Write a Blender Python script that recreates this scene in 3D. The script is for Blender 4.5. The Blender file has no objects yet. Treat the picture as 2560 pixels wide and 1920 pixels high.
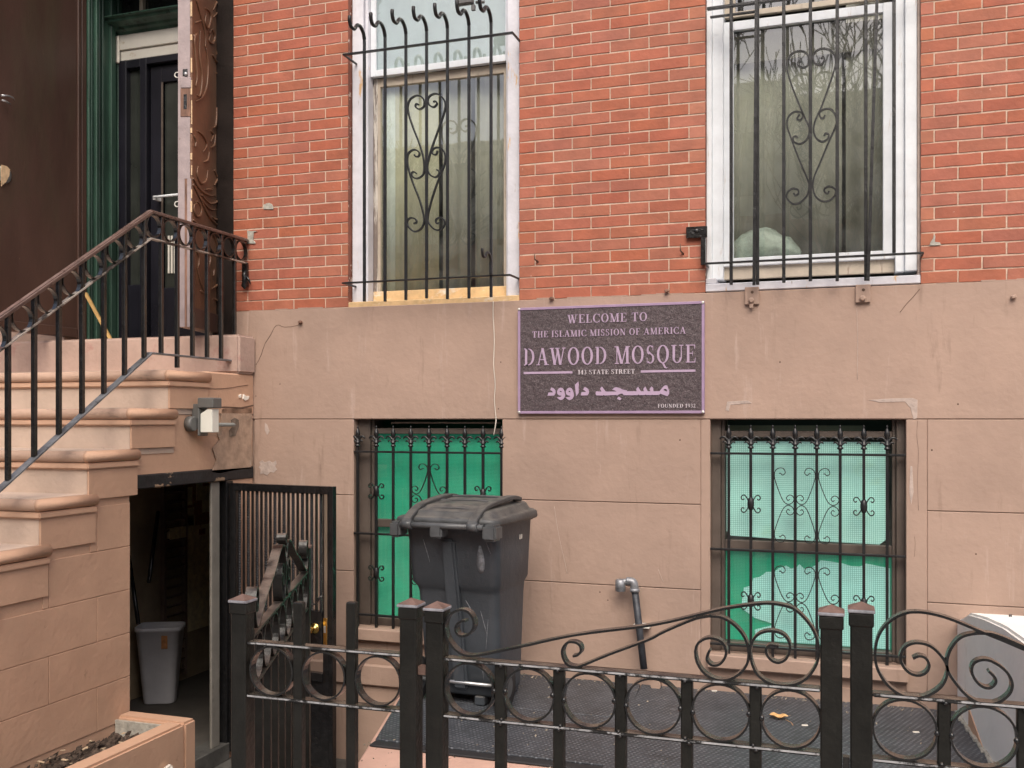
import bpy, bmesh, math, random
from mathutils import Vector, Matrix
random.seed(7)
C = bpy.context.scene.collection
SC = bpy.context.scene
PI = math.pi

# ------------------------------------------------------------------ camera
F = 2476.0                      # focal length in photo pixels (2560 wide)
TH = math.radians(18.53)        # the camera looks this far left of square-on
D, H = 5.468, 1.474             # distance to the facade plane, eye height
SN, CS = math.sin(TH), math.cos(TH)
cam_d = bpy.data.cameras.new('camera')
cam = bpy.data.objects.new('camera', cam_d)
C.objects.link(cam)
cam.location = (0, -D, H)
cam.rotation_euler = (PI / 2, 0, TH)
cam_d.sensor_fit = 'HORIZONTAL'
cam_d.sensor_width = 36.0
cam_d.lens = 36.0 * F / 2560.0
cam_d.shift_y = (1048.0 - 960.0) / 2560.0
cam_d.clip_start = 0.05
cam_d.clip_end = 600
SC.camera = cam

# ------------------------------------------------------------------ sky, sun, exposure
SUN_DIR = Vector((0.19, -0.62, 0.74)).normalized()
world = bpy.data.worlds.new('World')
SC.world = world
world.use_nodes = True
wn = world.node_tree.nodes
wl = world.node_tree.links
for n in list(wn):
    wn.remove(n)
wo = wn.new('ShaderNodeOutputWorld')
wb = wn.new('ShaderNodeBackground')
ws = wn.new('ShaderNodeTexSky')
ws.sky_type = 'NISHITA'
ws.sun_disc = False
ws.sun_elevation = math.asin(SUN_DIR.z)
ws.sun_rotation = math.atan2(SUN_DIR.x, SUN_DIR.y)
ws.air_density = 1.0
ws.dust_density = 6.0
ws.ozone_density = 1.0
wb.inputs['Strength'].default_value = 0.15
wl.new(ws.outputs[0], wb.inputs[0])
wl.new(wb.outputs[0], wo.inputs[0])
sun_d = bpy.data.lights.new('sun', 'SUN')
sun_d.energy = 1.5
sun_d.angle = math.radians(45)
sun_d.color = (1.0, 0.95, 0.88)
sun = bpy.data.objects.new('sun', sun_d)
C.objects.link(sun)
sun.rotation_euler = SUN_DIR.to_track_quat('Z', 'Y').to_euler()
sun.location = (0, -6, 9)
SC.view_settings.view_transform = 'Standard'
SC.view_settings.look = 'None'
SC.view_settings.exposure = 0.34
SC.view_settings.gamma = 1.0
SC.view_settings.use_curve_mapping = False
SC.cycles.max_bounces = 10
SC.cycles.diffuse_bounces = 4
SC.cycles.glossy_bounces = 4
SC.cycles.transparent_max_bounces = 12

# ------------------------------------------------------------------ survey: where a sight line meets a known plane
def ray(px, py):
    u = (px - 1280.0) / F
    v = (py - 1048.0) / F
    return Vector((-SN + u * CS, CS + u * SN, -v))
EYE = Vector((0, -D, H))
def at_y(px, py, y=0.0):
    r = ray(px, py); return EYE + r * ((y + D) / r.y)
def at_x(px, py, x):
    r = ray(px, py); return EYE + r * (x / r.x)
def at_z(px, py, z):
    r = ray(px, py); return EYE + r * ((z - H) / r.z)
def wx(px, y=0.0): return at_y(px, 1048, y).x
def wz(px, py, y=0.0): return at_y(px, py, y).z

# ------------------------------------------------------------------ materials
def _n(nt, t, **k):
    n = nt.nodes.new(t)
    for a, b in k.items(): setattr(n, a, b)
    return n
def mat(name, col, rough=0.7, metal=0.0, var=0.15, vscale=3.0, col2=None, bump=0.15, bscale=60.0,
        spots=None, rnd=0.0, island=False, streak=1.0, spec=0.5, alpha=None, grid=None, coat=0.0, dust=None,
        spots2=None):
    m = bpy.data.materials.new(name)
    m.use_nodes = True
    nt = m.node_tree
    L = nt.links.new
    b = nt.nodes['Principled BSDF']
    b.inputs['Roughness'].default_value = rough
    b.inputs['Metallic'].default_value = metal
    b.inputs['Specular IOR Level'].default_value = spec
    b.inputs['Coat Weight'].default_value = coat
    b.inputs['Coat Roughness'].default_value = 0.12
    g = _n(nt, 'ShaderNodeNewGeometry')
    mp = _n(nt, 'ShaderNodeMapping'); mp.inputs['Scale'].default_value = (1, 1, 1.0 / streak)
    L(g.outputs['Position'], mp.inputs[0])
    no = _n(nt, 'ShaderNodeTexNoise'); no.inputs['Scale'].default_value = vscale
    no.inputs['Detail'].default_value = 6; no.inputs['Roughness'].default_value = 0.62
    L(mp.outputs[0], no.inputs['Vector'])
    c2 = col2 if col2 else tuple(c * (1 - var * 1.6) for c in col)
    c1 = col if col2 else tuple(min(1, c * (1 + var)) for c in col)
    cr = _n(nt, 'ShaderNodeMapRange'); cr.inputs[1].default_value = 0.33; cr.inputs[2].default_value = 0.67
    L(no.outputs[0], cr.inputs[0])
    mx = _n(nt, 'ShaderNodeMix', data_type='RGBA')
    L(cr.outputs[0], mx.inputs[0])
    mx.inputs[6].default_value = (*c2, 1); mx.inputs[7].default_value = (*c1, 1)
    out = mx.outputs[2]
    if rnd:
        if island: src = g.outputs['Random Per Island']
        else:
            oi = _n(nt, 'ShaderNodeObjectInfo'); src = oi.outputs['Random']
        hs = _n(nt, 'ShaderNodeHueSaturation')
        r1 = _n(nt, 'ShaderNodeMapRange'); r1.inputs[3].default_value = 1 - rnd; r1.inputs[4].default_value = 1 + rnd
        L(src, r1.inputs[0]); L(r1.outputs[0], hs.inputs['Value'])
        ml = _n(nt, 'ShaderNodeMath', operation='MULTIPLY'); ml.inputs[1].default_value = 7.31
        fr = _n(nt, 'ShaderNodeMath', operation='FRACT')
        L(src, ml.inputs[0]); L(ml.outputs[0], fr.inputs[0])
        r2 = _n(nt, 'ShaderNodeMapRange'); r2.inputs[3].default_value = 0.5 - rnd * 0.05; r2.inputs[4].default_value = 0.5 + rnd * 0.06
        L(fr.outputs[0], r2.inputs[0]); L(r2.outputs[0], hs.inputs['Hue'])
        ml2 = _n(nt, 'ShaderNodeMath', operation='MULTIPLY'); ml2.inputs[1].default_value = 13.7
        fr2 = _n(nt, 'ShaderNodeMath', operation='FRACT')
        L(src, ml2.inputs[0]); L(ml2.outputs[0], fr2.inputs[0])
        r3 = _n(nt, 'ShaderNodeMapRange'); r3.inputs[3].default_value = 1 - rnd * 1.1; r3.inputs[4].default_value = 1 + rnd * 0.5
        L(fr2.outputs[0], r3.inputs[0]); L(r3.outputs[0], hs.inputs['Saturation'])
        L(out, hs.inputs['Color']); out = hs.outputs[0]
    for sp in (spots, spots2):
        if not sp: continue
        scol, sscale, sth = sp[:3]
        mp2 = _n(nt, 'ShaderNodeMapping')
        mp2.inputs['Scale'].default_value = sp[3] if len(sp) > 3 else (1, 1, 1)
        mp2.inputs['Location'].default_value = (sscale * 1.7, 3.1, sth * 9)
        L(g.outputs['Position'], mp2.inputs[0])
        n2 = _n(nt, 'ShaderNodeTexNoise'); n2.inputs['Scale'].default_value = sscale
        n2.inputs['Detail'].default_value = 5; n2.inputs['Roughness'].default_value = 0.7
        L(mp2.outputs[0], n2.inputs['Vector'])
        r = _n(nt, 'ShaderNodeMapRange'); r.inputs[1].default_value = sth; r.inputs[2].default_value = sth + (sp[4] if len(sp) > 4 else 0.03)
        L(n2.outputs[0], r.inputs[0])
        m2 = _n(nt, 'ShaderNodeMix', data_type='RGBA')
        L(r.outputs[0], m2.inputs[0]); L(out, m2.inputs[6]); m2.inputs[7].default_value = (*scol, 1)
        out = m2.outputs[2]
    if dust:   # dust settled on faces that look up
        sx = _n(nt, 'ShaderNodeSeparateXYZ'); L(g.outputs['Normal'], sx.inputs[0])
        r = _n(nt, 'ShaderNodeMapRange'); r.inputs[1].default_value = 0.55; r.inputs[2].default_value = 0.95
        L(sx.outputs[2], r.inputs[0])
        n3 = _n(nt, 'ShaderNodeTexNoise'); n3.inputs['Scale'].default_value = 14; n3.inputs['Detail'].default_value = 4
        L(g.outputs['Position'], n3.inputs['Vector'])
        r4 = _n(nt, 'ShaderNodeMapRange'); r4.inputs[1].default_value = 0.35; r4.inputs[2].default_value = 0.6
        L(n3.outputs[0], r4.inputs[0])
        mm = _n(nt, 'ShaderNodeMath', operation='MULTIPLY'); L(r.outputs[0], mm.inputs[0]); L(r4.outputs[0], mm.inputs[1])
        m3 = _n(nt, 'ShaderNodeMix', data_type='RGBA'); L(mm.outputs[0], m3.inputs[0]); L(out, m3.inputs[6])
        m3.inputs[7].default_value = (*dust, 1); out = m3.outputs[2]
    if grid:   # woven mesh: (spacing, darkening colour)
        sx = _n(nt, 'ShaderNodeSeparateXYZ'); L(g.outputs['Position'], sx.inputs[0])
        acc = None
        for ax in (0, 2):
            d = _n(nt, 'ShaderNodeMath', operation='DIVIDE'); d.inputs[1].default_value = grid[0]
            L(sx.outputs[ax], d.inputs[0])
            f = _n(nt, 'ShaderNodeMath', operation='FRACT'); L(d.outputs[0], f.inputs[0])
            lt = _n(nt, 'ShaderNodeMath', operation='LESS_THAN'); lt.inputs[1].default_value = grid[2]
            L(f.outputs[0], lt.inputs[0])
            if acc is None: acc = lt.outputs[0]
            else:
                mxm = _n(nt, 'ShaderNodeMath', operation='MAXIMUM'); L(acc, mxm.inputs[0]); L(lt.outputs[0], mxm.inputs[1]); acc = mxm.outputs[0]
        m4 = _n(nt, 'ShaderNodeMix', data_type='RGBA'); L(acc, m4.inputs[0]); L(out, m4.inputs[6]); m4.inputs[7].default_value = (*grid[1], 1)
        out = m4.outputs[2]
    L(out, b.inputs['Base Color'])
    if bump:
        nb = _n(nt, 'ShaderNodeTexNoise'); nb.inputs['Scale'].default_value = bscale; nb.inputs['Detail'].default_value = 5
        L(mp.outputs[0], nb.inputs['Vector'])
        nb2 = _n(nt, 'ShaderNodeTexNoise'); nb2.inputs['Scale'].default_value = bscale * 0.13; nb2.inputs['Detail'].default_value = 3
        L(mp.outputs[0], nb2.inputs['Vector'])
        ad = _n(nt, 'ShaderNodeMath', operation='MULTIPLY_ADD'); ad.inputs[1].default_value = 2.2
        L(nb2.outputs[0], ad.inputs[0]); L(nb.outputs[0], ad.inputs[2])
        bp = _n(nt, 'ShaderNodeBump'); bp.inputs['Strength'].default_value = bump; bp.inputs['Distance'].default_value = 0.004
        L(ad.outputs[0], bp.inputs['Height']); L(bp.outputs[0], b.inputs['Normal'])
        rr = _n(nt, 'ShaderNodeMapRange'); rr.inputs[3].default_value = max(0.03, rough - 0.08); rr.inputs[4].default_value = min(1, rough + 0.08)
        L(no.outputs[0], rr.inputs[0]); L(rr.outputs[0], b.inputs['Roughness'])
    return m

def glass_mat(name, tint, ior, dirt=0.0):
    m = bpy.data.materials.new(name); m.use_nodes = True
    nt = m.node_tree; L = nt.links.new
    for n in list(nt.nodes): nt.nodes.remove(n)
    o = _n(nt, 'ShaderNodeOutputMaterial')
    t = _n(nt, 'ShaderNodeBsdfTransparent'); t.inputs[0].default_value = (*tint, 1)
    g = _n(nt, 'ShaderNodeBsdfGlossy'); g.inputs['Roughness'].default_value = 0.012
    geo = _n(nt, 'ShaderNodeNewGeometry')
    nz = _n(nt, 'ShaderNodeTexNoise'); nz.inputs['Scale'].default_value = 3.5; nz.inputs['Detail'].default_value = 1
    L(geo.outputs['Position'], nz.inputs['Vector'])
    bp = _n(nt, 'ShaderNodeBump'); bp.inputs['Strength'].default_value = 0.05; bp.inputs['Distance'].default_value = 0.008
    L(nz.outputs[0], bp.inputs['Height']); L(bp.outputs[0], g.inputs['Normal'])
    fr = _n(nt, 'ShaderNodeFresnel'); fr.inputs[0].default_value = ior
    mx = _n(nt, 'ShaderNodeMixShader')
    inv = _n(nt, 'ShaderNodeMath', operation='SUBTRACT'); inv.inputs[0].default_value = 1; L(geo.outputs['Backfacing'], inv.inputs[1])
    fm = _n(nt, 'ShaderNodeMath', operation='MULTIPLY'); L(fr.outputs[0], fm.inputs[0]); L(inv.outputs[0], fm.inputs[1])
    L(fm.outputs[0], mx.inputs[0]); L(t.outputs[0], mx.inputs[1]); L(g.outputs[0], mx.inputs[2])
    d = _n(nt, 'ShaderNodeBsdfDiffuse'); d.inputs[0].default_value = (0.5, 0.52, 0.5, 1)
    n2 = _n(nt, 'ShaderNodeTexNoise'); n2.inputs['Scale'].default_value = 9; n2.inputs['Detail'].default_value = 6
    L(geo.outputs['Position'], n2.inputs['Vector'])
    r = _n(nt, 'ShaderNodeMapRange'); r.inputs[1].default_value = 0.35; r.inputs[2].default_value = 0.8; r.inputs[4].default_value = dirt
    L(n2.outputs[0], r.inputs[0])
    m2 = _n(nt, 'ShaderNodeMixShader'); L(r.outputs[0], m2.inputs[0]); L(mx.outputs[0], m2.inputs[1]); L(d.outputs[0], m2.inputs[2])
    L(m2.outputs[0], o.inputs[0])
    return m

M = {}
M['brick'] = mat('brick_paint', (0.375, 0.115, 0.065), 0.72, var=0.12, vscale=7, bump=0.6, bscale=45, rnd=0.060,
                 spots=((0.56, 0.34, 0.27), 16, 0.70, (1, 1, 1), 0.05), spots2=((0.17, 0.065, 0.045), 26, 0.70, (1, 1, 1), 0.04))
M['brick_stuff'] = mat('brick_paint_far', (0.41, 0.137, 0.078), 0.72, var=0.10, vscale=9, bump=0.5, bscale=45, rnd=0.075, island=True)
M['mortar'] = mat('mortar', (0.57, 0.43, 0.335), 0.9, var=0.12, vscale=25, bump=0.5, bscale=140, spots=((0.44, 0.20, 0.13), 30, 0.66))
M['stucco'] = mat('painted_stucco', (0.39, 0.274, 0.216), 0.75, var=0.09, vscale=1.4, bump=0.6, bscale=34,
                  spots=((0.46, 0.345, 0.29), 7, 0.60, (2.2, 2.2, 0.22), 0.16), spots2=((0.25, 0.17, 0.13), 5.5, 0.60, (2.0, 2.0, 0.26), 0.18))
M['stoop'] = mat('painted_brownstone', (0.55, 0.345, 0.235), 0.72, var=0.07, vscale=2.4, bump=0.6, bscale=34,
                 spots=((0.50, 0.32, 0.22), 6, 0.66, (1, 1, 0.5), 0.12), spots2=((0.27, 0.16, 0.10), 9, 0.67, (1, 1, 1), 0.12))
M['riser'] = mat('faded_riser_paint', (0.52, 0.40, 0.32), 0.8, var=0.08, vscale=4, bump=0.6, bscale=40,
                 spots=((0.30, 0.22, 0.17), 7, 0.63, (1, 1, 1), 0.1))
M['nosing'] = mat('worn_step_nosing', (0.46, 0.305, 0.225), 0.72, var=0.08, vscale=5, bump=0.7, bscale=40,
                  spots=((0.19, 0.14, 0.11), 6.0, 0.56, (0.5, 1, 2.2), 0.12), spots2=((0.62, 0.45, 0.36), 11, 0.68, (0.5, 1, 1), 0.05))
M['patch'] = mat('mottled_render', (0.44, 0.31, 0.225), 0.85, var=0.16, vscale=14, bump=0.9, bscale=40, spots=((0.30, 0.22, 0.17), 11, 0.60, (1, 1, .7), 0.12), spots2=((0.52, 0.42, 0.34), 18, 0.64, (1, 1, .5), .08))
M['sill_pink'] = mat('pinkish_sill_paint', (0.47, 0.34, 0.285), 0.75, var=0.09, vscale=5, bump=0.6, bscale=40,
                     spots=((0.40, 0.22, 0.19), 3.4, 0.57, (1, 1, 1), 0.1))
M['pink'] = mat('pink_painted_concrete', (0.60, 0.38, 0.30), 0.8, var=0.08, vscale=5, bump=0.5, bscale=50,
                spots=((0.35, 0.25, 0.2), 10, 0.66, (1, 1, 1), 0.06), spots2=((0.72, 0.68, 0.62), 17, 0.72))
M['concrete'] = mat('grey_concrete', (0.24, 0.235, 0.22), 0.85, var=0.2, vscale=4, bump=0.5, bscale=70)
M['iron'] = mat('black_iron_paint', (0.012, 0.011, 0.010), 0.24, var=0.3, vscale=20, bump=0.5, bscale=110, spec=0.6, coat=0.6,
                spots=((0.30, 0.27, 0.24), 60, 0.74, (1, 1, 0.6), 0.03))
M['foot_highlit_worn'] = mat('highlit_worn_grey_rail', (0.15, 0.155, 0.165), 0.42, var=0.3, vscale=14, bump=0.5, bscale=70, spots=((0.03, 0.028, 0.026), 18, 0.60, (1, 1, 1), 0.06))  # grey tone includes the highlight on the sloping rail, plus worn paint
M['ring_rail'] = mat('highlit_worn_cream_rail', (0.040, 0.033, 0.028), 0.32, var=0.3, vscale=10, bump=0.5, bscale=70, coat=0.4, spots=((0.42, 0.37, 0.32), 4.5, 0.47, (1, 1, 1), 0.08))  # pale patches put the slope's highlight into the colour, along with wear
M['jamb_dark'] = mat('near_black_jamb', (0.020, 0.014, 0.012), 0.5, var=0.3, vscale=5, bump=0.3)  # one even near-black tone over the jamb
M['small_letter'] = mat('pale_small_lettering', (0.66, 0.60, 0.64), 0.5, var=0.03, vscale=20, bump=0)
M['entry_concrete'] = mat('dark_entry_concrete', (0.085, 0.082, 0.075), 0.85, var=0.3, vscale=6, bump=0.6, bscale=60)  # darker concrete tone for the entry floor, landing and sill
M['iron_gate'] = mat('gate_iron_paint', (0.013, 0.012, 0.011), 0.30, var=0.3, vscale=14, bump=0.5, bscale=80, spec=0.45, dust=(0.15, 0.12, 0.10), spots=((0.30, 0.28, 0.26), 50, 0.72))
M['edge_glint_wear'] = mat('glint_and_wear_edge', (0.40, 0.40, 0.41), 0.35, var=0.2, vscale=20, bump=0.3, spots=((0.02, 0.02, 0.02), 16, 0.50, (1, 1, 1), 0.08))  # broken pale tone: painted highlight together with rubbed paint
M['iron_flat'] = mat('dusty_iron_bar', (0.012, 0.012, 0.0125), 0.24, var=0.25, vscale=12, bump=0.5, bscale=80, spec=0.5, coat=0.25,
                     dust=(0.105, 0.088, 0.070), spots=((0.42, 0.40, 0.38), 48, 0.70, (1, 1, 1), 0.03))
M['iron_post'] = mat('charcoal_post_paint', (0.0125, 0.0122, 0.0105), 0.40, var=0.2, vscale=10, bump=0.8, bscale=60, spec=0.38,
                     spots=((0.018, 0.016, 0.014), 9, 0.58, (1, 1, 0.3), 0.1), spots2=((0.4, 0.38, 0.35), 70, 0.76))
M['cap_rust'] = mat('rusty_cap', (0.17, 0.105, 0.085), 0.6, var=0.2, vscale=25, bump=0.6, bscale=80,
                    spots=((0.45, 0.30, 0.20), 22, 0.64, (1, 1, 1), 0.05))
M['cap_edge'] = mat('cap_worn_edge', (0.30, 0.30, 0.33), 0.4, var=0.3, vscale=25, bump=0.4)
M['handrail'] = mat('brown_handrail_paint', (0.12, 0.075, 0.062), 0.28, var=0.2, vscale=9, bump=0.4, bscale=60, spec=0.6,
                    dust=(0.23, 0.16, 0.14))
M['grille'] = mat('dark_grille_paint', (0.014, 0.014, 0.015), 0.34, var=0.2, vscale=16, bump=0.4, bscale=120,
                  spots=((0.28, 0.28, 0.29), 70, 0.76, (1, 1, 0.5), 0.02))
M['white'] = mat('worn_white_paint', (0.72, 0.76, 0.80), 0.5, var=0.05, vscale=9, bump=0.3, bscale=50,
                 spots=((0.50, 0.44, 0.40), 8, 0.61, (3, 3, 0.4), 0.12), spots2=((0.22, 0.18, 0.14), 40, 0.70, (2, 2, 0.25), 0.03))
M['white_casing'] = mat('peeling_white_casing', (0.67, 0.67, 0.72), 0.55, var=0.07, vscale=9, bump=0.4, bscale=50,
                 spots=((0.66, 0.43, 0.22), 5.0, 0.61, (4, 4, 0.6), 0.05), spots2=((0.32, 0.26, 0.22), 35, 0.66, (2, 2, 0.2), 0.05))
M['cream_sash'] = mat('cream_sash', (0.52, 0.45, 0.36), 0.55, var=0.1, vscale=8, bump=0.3, spots=((0.30, 0.22, 0.17), 10, 0.60, (3, 3, 0.4), 0.1))
M['bare_wood'] = mat('bare_pine', (0.72, 0.50, 0.26), 0.6, var=0.12, vscale=14, bump=0.3, bscale=60,
                     spots=((0.78, 0.72, 0.62), 7, 0.56, (1, 1, 2), 0.12))
M['grey_stile'] = mat('weathered_grey_stile', (0.20, 0.16, 0.14), 0.6, var=0.2, vscale=12, streak=4, spots=((0.62, 0.58, 0.52), 6, 0.50, (5, 5, 0.5), 0.08))
M['brown_frame'] = mat('brown_window_frame', (0.105, 0.083, 0.070), 0.45, var=0.12, vscale=8, bump=0.2)
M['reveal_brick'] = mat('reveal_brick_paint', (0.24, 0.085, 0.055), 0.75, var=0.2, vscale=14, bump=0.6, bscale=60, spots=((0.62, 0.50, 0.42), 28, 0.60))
M['green_sheet'] = mat('green_sheeting', (0.045, 0.44, 0.28), 0.5, var=0.12, vscale=1.8, bump=0.9, bscale=7, streak=3,
                       grid=(0.0082, (0.02, 0.30, 0.19), 0.26))
M['green_sheet_cool'] = mat('green_sheeting_faded', (0.09, 0.55, 0.36), 0.5, var=0.2, vscale=2.5, bump=0.9, bscale=7, streak=5,
                       grid=(0.0082, (0.05, 0.38, 0.26), 0.24))
M['mint_sheet'] = mat('mint_sheeting', (0.57, 0.83, 0.82), 0.5, var=0.06, vscale=2.2, bump=0.9, bscale=7, grid=(0.0105, (0.22, 0.46, 0.45), 0.22),
                      spots=((0.50, 0.70, 0.52), 2.2, 0.58, (1, 1, 1.8), 0.2))
M['mint_torn'] = mat('pale_torn_sheeting', (0.54, 0.86, 0.86), 0.5, var=0.05, vscale=2.2, bump=0.9, bscale=7, grid=(0.0105, (0.20, 0.46, 0.46), 0.22))
M['glass'] = glass_mat('window_glass', (0.93, 0.96, 0.94), 2.6, 0.10)
M['glass_up'] = glass_mat('upper_sash_glass', (0.85, 0.89, 0.90), 3.0, 0.06)
M['glass_low'] = glass_mat('basement_glass', (0.93, 0.98, 0.95), 1.5, 0.05)
M['blind'] = mat('pale_blind', (0.80, 0.82, 0.76), 0.8, var=0.05, vscale=3, bump=0)
M['curtain'] = mat('beige_curtain', (0.62, 0.57, 0.42), 0.9, var=0.12, vscale=4, bump=0.2, bscale=30, streak=6)
M['net'] = mat('grey_net_curtain', (0.46, 0.43, 0.37), 0.9, var=0.15, vscale=3, bump=0.2, bscale=30, streak=8)
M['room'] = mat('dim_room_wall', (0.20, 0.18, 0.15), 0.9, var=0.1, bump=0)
M['bag'] = mat('pale_plastic_bag', (0.50, 0.55, 0.49), 0.35, var=0.2, vscale=14, bump=1.0, bscale=14)
M['sign'] = mat('sign_dark_ground', (0.082, 0.060, 0.066), 0.5, var=0.35, vscale=110, bump=0.8, bscale=220, spots=((0.20, 0.165, 0.17), 150, 0.56, (1, 1, 1), 0.10))
M['sign_rim'] = mat('sign_mauve', (0.36, 0.255, 0.385), 0.45, var=0.06, vscale=20, bump=0.1, spots=((0.7, 0.65, 0.7), 40, 0.74))
M['letter'] = mat('sign_lettering', (0.46, 0.345, 0.475), 0.5, var=0.04, vscale=20, bump=0)
M['screw'] = mat('pale_screw', (0.72, 0.70, 0.66), 0.35, metal=0.3, bump=0)
M['bin'] = mat('charcoal_bin_plastic', (0.056, 0.066, 0.078), 0.50, var=0.15, vscale=3, bump=0.35, bscale=120,
               spots=((0.11, 0.11, 0.115), 6, 0.60, (1, 1, 0.4), 0.12), spots2=((0.32, 0.33, 0.36), 42, 0.75, (2, 2, 0.5), 0.02), dust=(0.15, 0.135, 0.12))
M['bin_lid'] = mat('dusty_bin_lid', (0.060, 0.062, 0.064), 0.46, var=0.2, vscale=9, bump=0.35, bscale=100, dust=(0.125, 0.12, 0.11))
M['bin_hinge'] = mat('bin_hinge_plastic', (0.085, 0.09, 0.095), 0.42, var=0.15, vscale=10, bump=0.25)
M['iron_tan'] = mat('scraped_brown_steel', (0.16, 0.12, 0.09), 0.5, var=0.3, vscale=12, bump=0.4, streak=4)
M['steel'] = mat('dull_steel', (0.55, 0.56, 0.57), 0.35, metal=0.8, bump=0.1)
M['rubber'] = mat('black_rubber', (0.02, 0.02, 0.022), 0.7, bump=0.2)
M['brass'] = mat('polished_brass', (0.72, 0.50, 0.16), 0.22, metal=1.0, var=0.1, bump=0.05)
M['pipe'] = mat('dark_grey_pipe', (0.060, 0.066, 0.078), 0.5, metal=0.3, var=0.3, vscale=18, bump=0.3, spots=((0.20, 0.21, 0.23), 20, 0.62, (1, 1, 1), 0.1))
M['galv'] = mat('galvanised_elbow', (0.30, 0.31, 0.33), 0.45, metal=0.5, var=0.3, vscale=25, bump=0.4)
M['brown_door'] = mat('dark_brown_door_paint', (0.085, 0.047, 0.036), 0.38, var=0.22, vscale=1.4, bump=0.3, bscale=50, streak=3,
                      spots=((0.42, 0.30, 0.22), 36, 0.715, (1.5, 1.5, 0.22), 0.02), spots2=((0.075, 0.058, 0.036), 1.3, 0.52, (1, 1, 0.3), 0.2))
M['carved'] = mat('carved_brown_paint', (0.20, 0.105, 0.062), 0.36, var=0.18, vscale=3, bump=0.4, bscale=50,
                  spots=((0.46, 0.30, 0.17), 30, 0.68, (1, 1, 0.5), 0.03))
M['door_edge'] = mat('lilac_grey_door_edge', (0.36, 0.29, 0.29), 0.6, var=0.12, vscale=9, bump=0.4, spots=((0.70, 0.52, 0.33), 14, 0.66, (1, 1, 0.3), 0.03),
                     spots2=((0.14, 0.09, 0.07), 22, 0.69, (1, 1, 0.3), 0.03))
M['peel'] = mat('bare_peeled_wood', (0.70, 0.50, 0.30), 0.7, var=0.15, vscale=30, bump=0.4)
M['rot'] = mat('splintered_wood', (0.24, 0.13, 0.09), 0.8, var=0.4, vscale=30, bump=0.8, bscale=60, streak=6)
M['green_paint'] = mat('dark_green_paint', (0.040, 0.090, 0.066), 0.42, var=0.35, vscale=7, bump=0.3, bscale=40, streak=7,
                       spots=((0.012, 0.028, 0.020), 5, 0.56, (3, 3, 0.25), 0.1))
M['white_flat'] = mat('white_transom_paint', (0.62, 0.60, 0.54), 0.5, var=0.06, bump=0.1, spots=((0.45, 0.36, 0.25), 12, 0.62, (1, 1, 1), 0.1))
M['navy'] = mat('blue_black_door_paint', (0.012, 0.012, 0.018), 0.30, var=0.2, bump=0.15)
M['dark_glass'] = mat('dark_door_glass', (0.030, 0.034, 0.030), 0.08, var=0.3, vscale=2, bump=0, spec=0.7)
M['black'] = mat('tarry_black_paint', (0.012, 0.012, 0.013), 0.22, var=0.3, vscale=30, bump=0.6, bscale=70, spec=0.6,
                 spots=((0.15, 0.15, 0.16), 45, 0.72, (1, 1, 0.5), 0.02))
M['lintel'] = mat('black_beam_paint', (0.018, 0.018, 0.020), 0.6, var=0.3, vscale=18, bump=0.6, bscale=60, spots=((0.30, 0.21, 0.14), 2.6, 0.60, (1, 1.6, 4), 0.02))
M['dark_wall'] = mat('basement_wall', (0.36, 0.28, 0.18), 0.9, var=0.2, bump=0.2)
M['dark_floor'] = mat('basement_floor', (0.09, 0.08, 0.07), 0.9, var=0.2, bump=0.2)
M['louvre'] = mat('dark_louvre', (0.24, 0.17, 0.13), 0.6, bump=0.1)
M['cork'] = mat('cork_board', (0.45, 0.20, 0.08), 0.9, var=0.2, vscale=30, bump=0.3)
M['paper'] = mat('pinned_paper', (0.85, 0.74, 0.48), 0.9, var=0.15, vscale=20, bump=0)
M['paper_red'] = mat('red_tag', (0.35, 0.02, 0.015), 0.7, bump=0)
M['basket'] = mat('grey_basket_plastic', (0.72, 0.71, 0.74), 0.5, var=0.06, vscale=5, bump=0.1)
M['jamb'] = mat('peeling_shaded_jamb', (0.21, 0.195, 0.17), 0.6, var=0.1, vscale=9, bump=0.5, spots=((0.10, 0.08, 0.06), 12, 0.62, (3, 3, 0.3), 0.03))  # white paint greyed down to hold the shade of the entry
M['soil'] = mat('dry_soil', (0.085, 0.060, 0.045), 0.95, var=0.5, vscale=40, bump=0.9, bscale=120, spots=((0.5, 0.42, 0.33), 70, 0.72))
M['leaf_litter'] = mat('pale_leaf_litter', (0.55, 0.42, 0.28), 0.8, bump=0)
M['litter'] = mat('pale_grit', (0.34, 0.29, 0.23), 0.9, var=0.5, vscale=90, bump=0)
M['leaf'] = mat('dry_leaf', (0.70, 0.42, 0.18), 0.7, var=0.2, vscale=40, bump=0.2)
M['lamp_grey'] = mat('lamp_housing', (0.12, 0.12, 0.115), 0.45, var=0.1, bump=0.1)
M['lamp_lens'] = mat('milky_lens', (0.85, 0.84, 0.78), 0.25, var=0.02, bump=0, coat=0.5)
M['lamp_clear'] = glass_mat('clear_lamp_cover', (0.97, 0.98, 0.97), 1.45, 0.05)
M['conduit'] = mat('grey_conduit', (0.27, 0.29, 0.28), 0.5, bump=0.1)
M['wire'] = mat('pale_wire', (0.72, 0.66, 0.58), 0.5, bump=0)
M['filler'] = mat('pale_filler', (0.46, 0.37, 0.325), 0.85, var=0.12, vscale=20, bump=0.6)
M['filler_dark'] = mat('bare_brown_stone', (0.20, 0.155, 0.12), 0.9, var=0.3, vscale=25, bump=0.8, bscale=70)
M['cement'] = mat('grey_cement', (0.42, 0.40, 0.35), 0.9, var=0.2, vscale=30, bump=0.8, bscale=90)
M['crack'] = mat('crack_dark', (0.13, 0.080, 0.055), 0.9, bump=0)
M['chip_white'] = mat('white_plaster_chip', (0.80, 0.76, 0.68), 0.8, bump=0.3)
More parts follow.
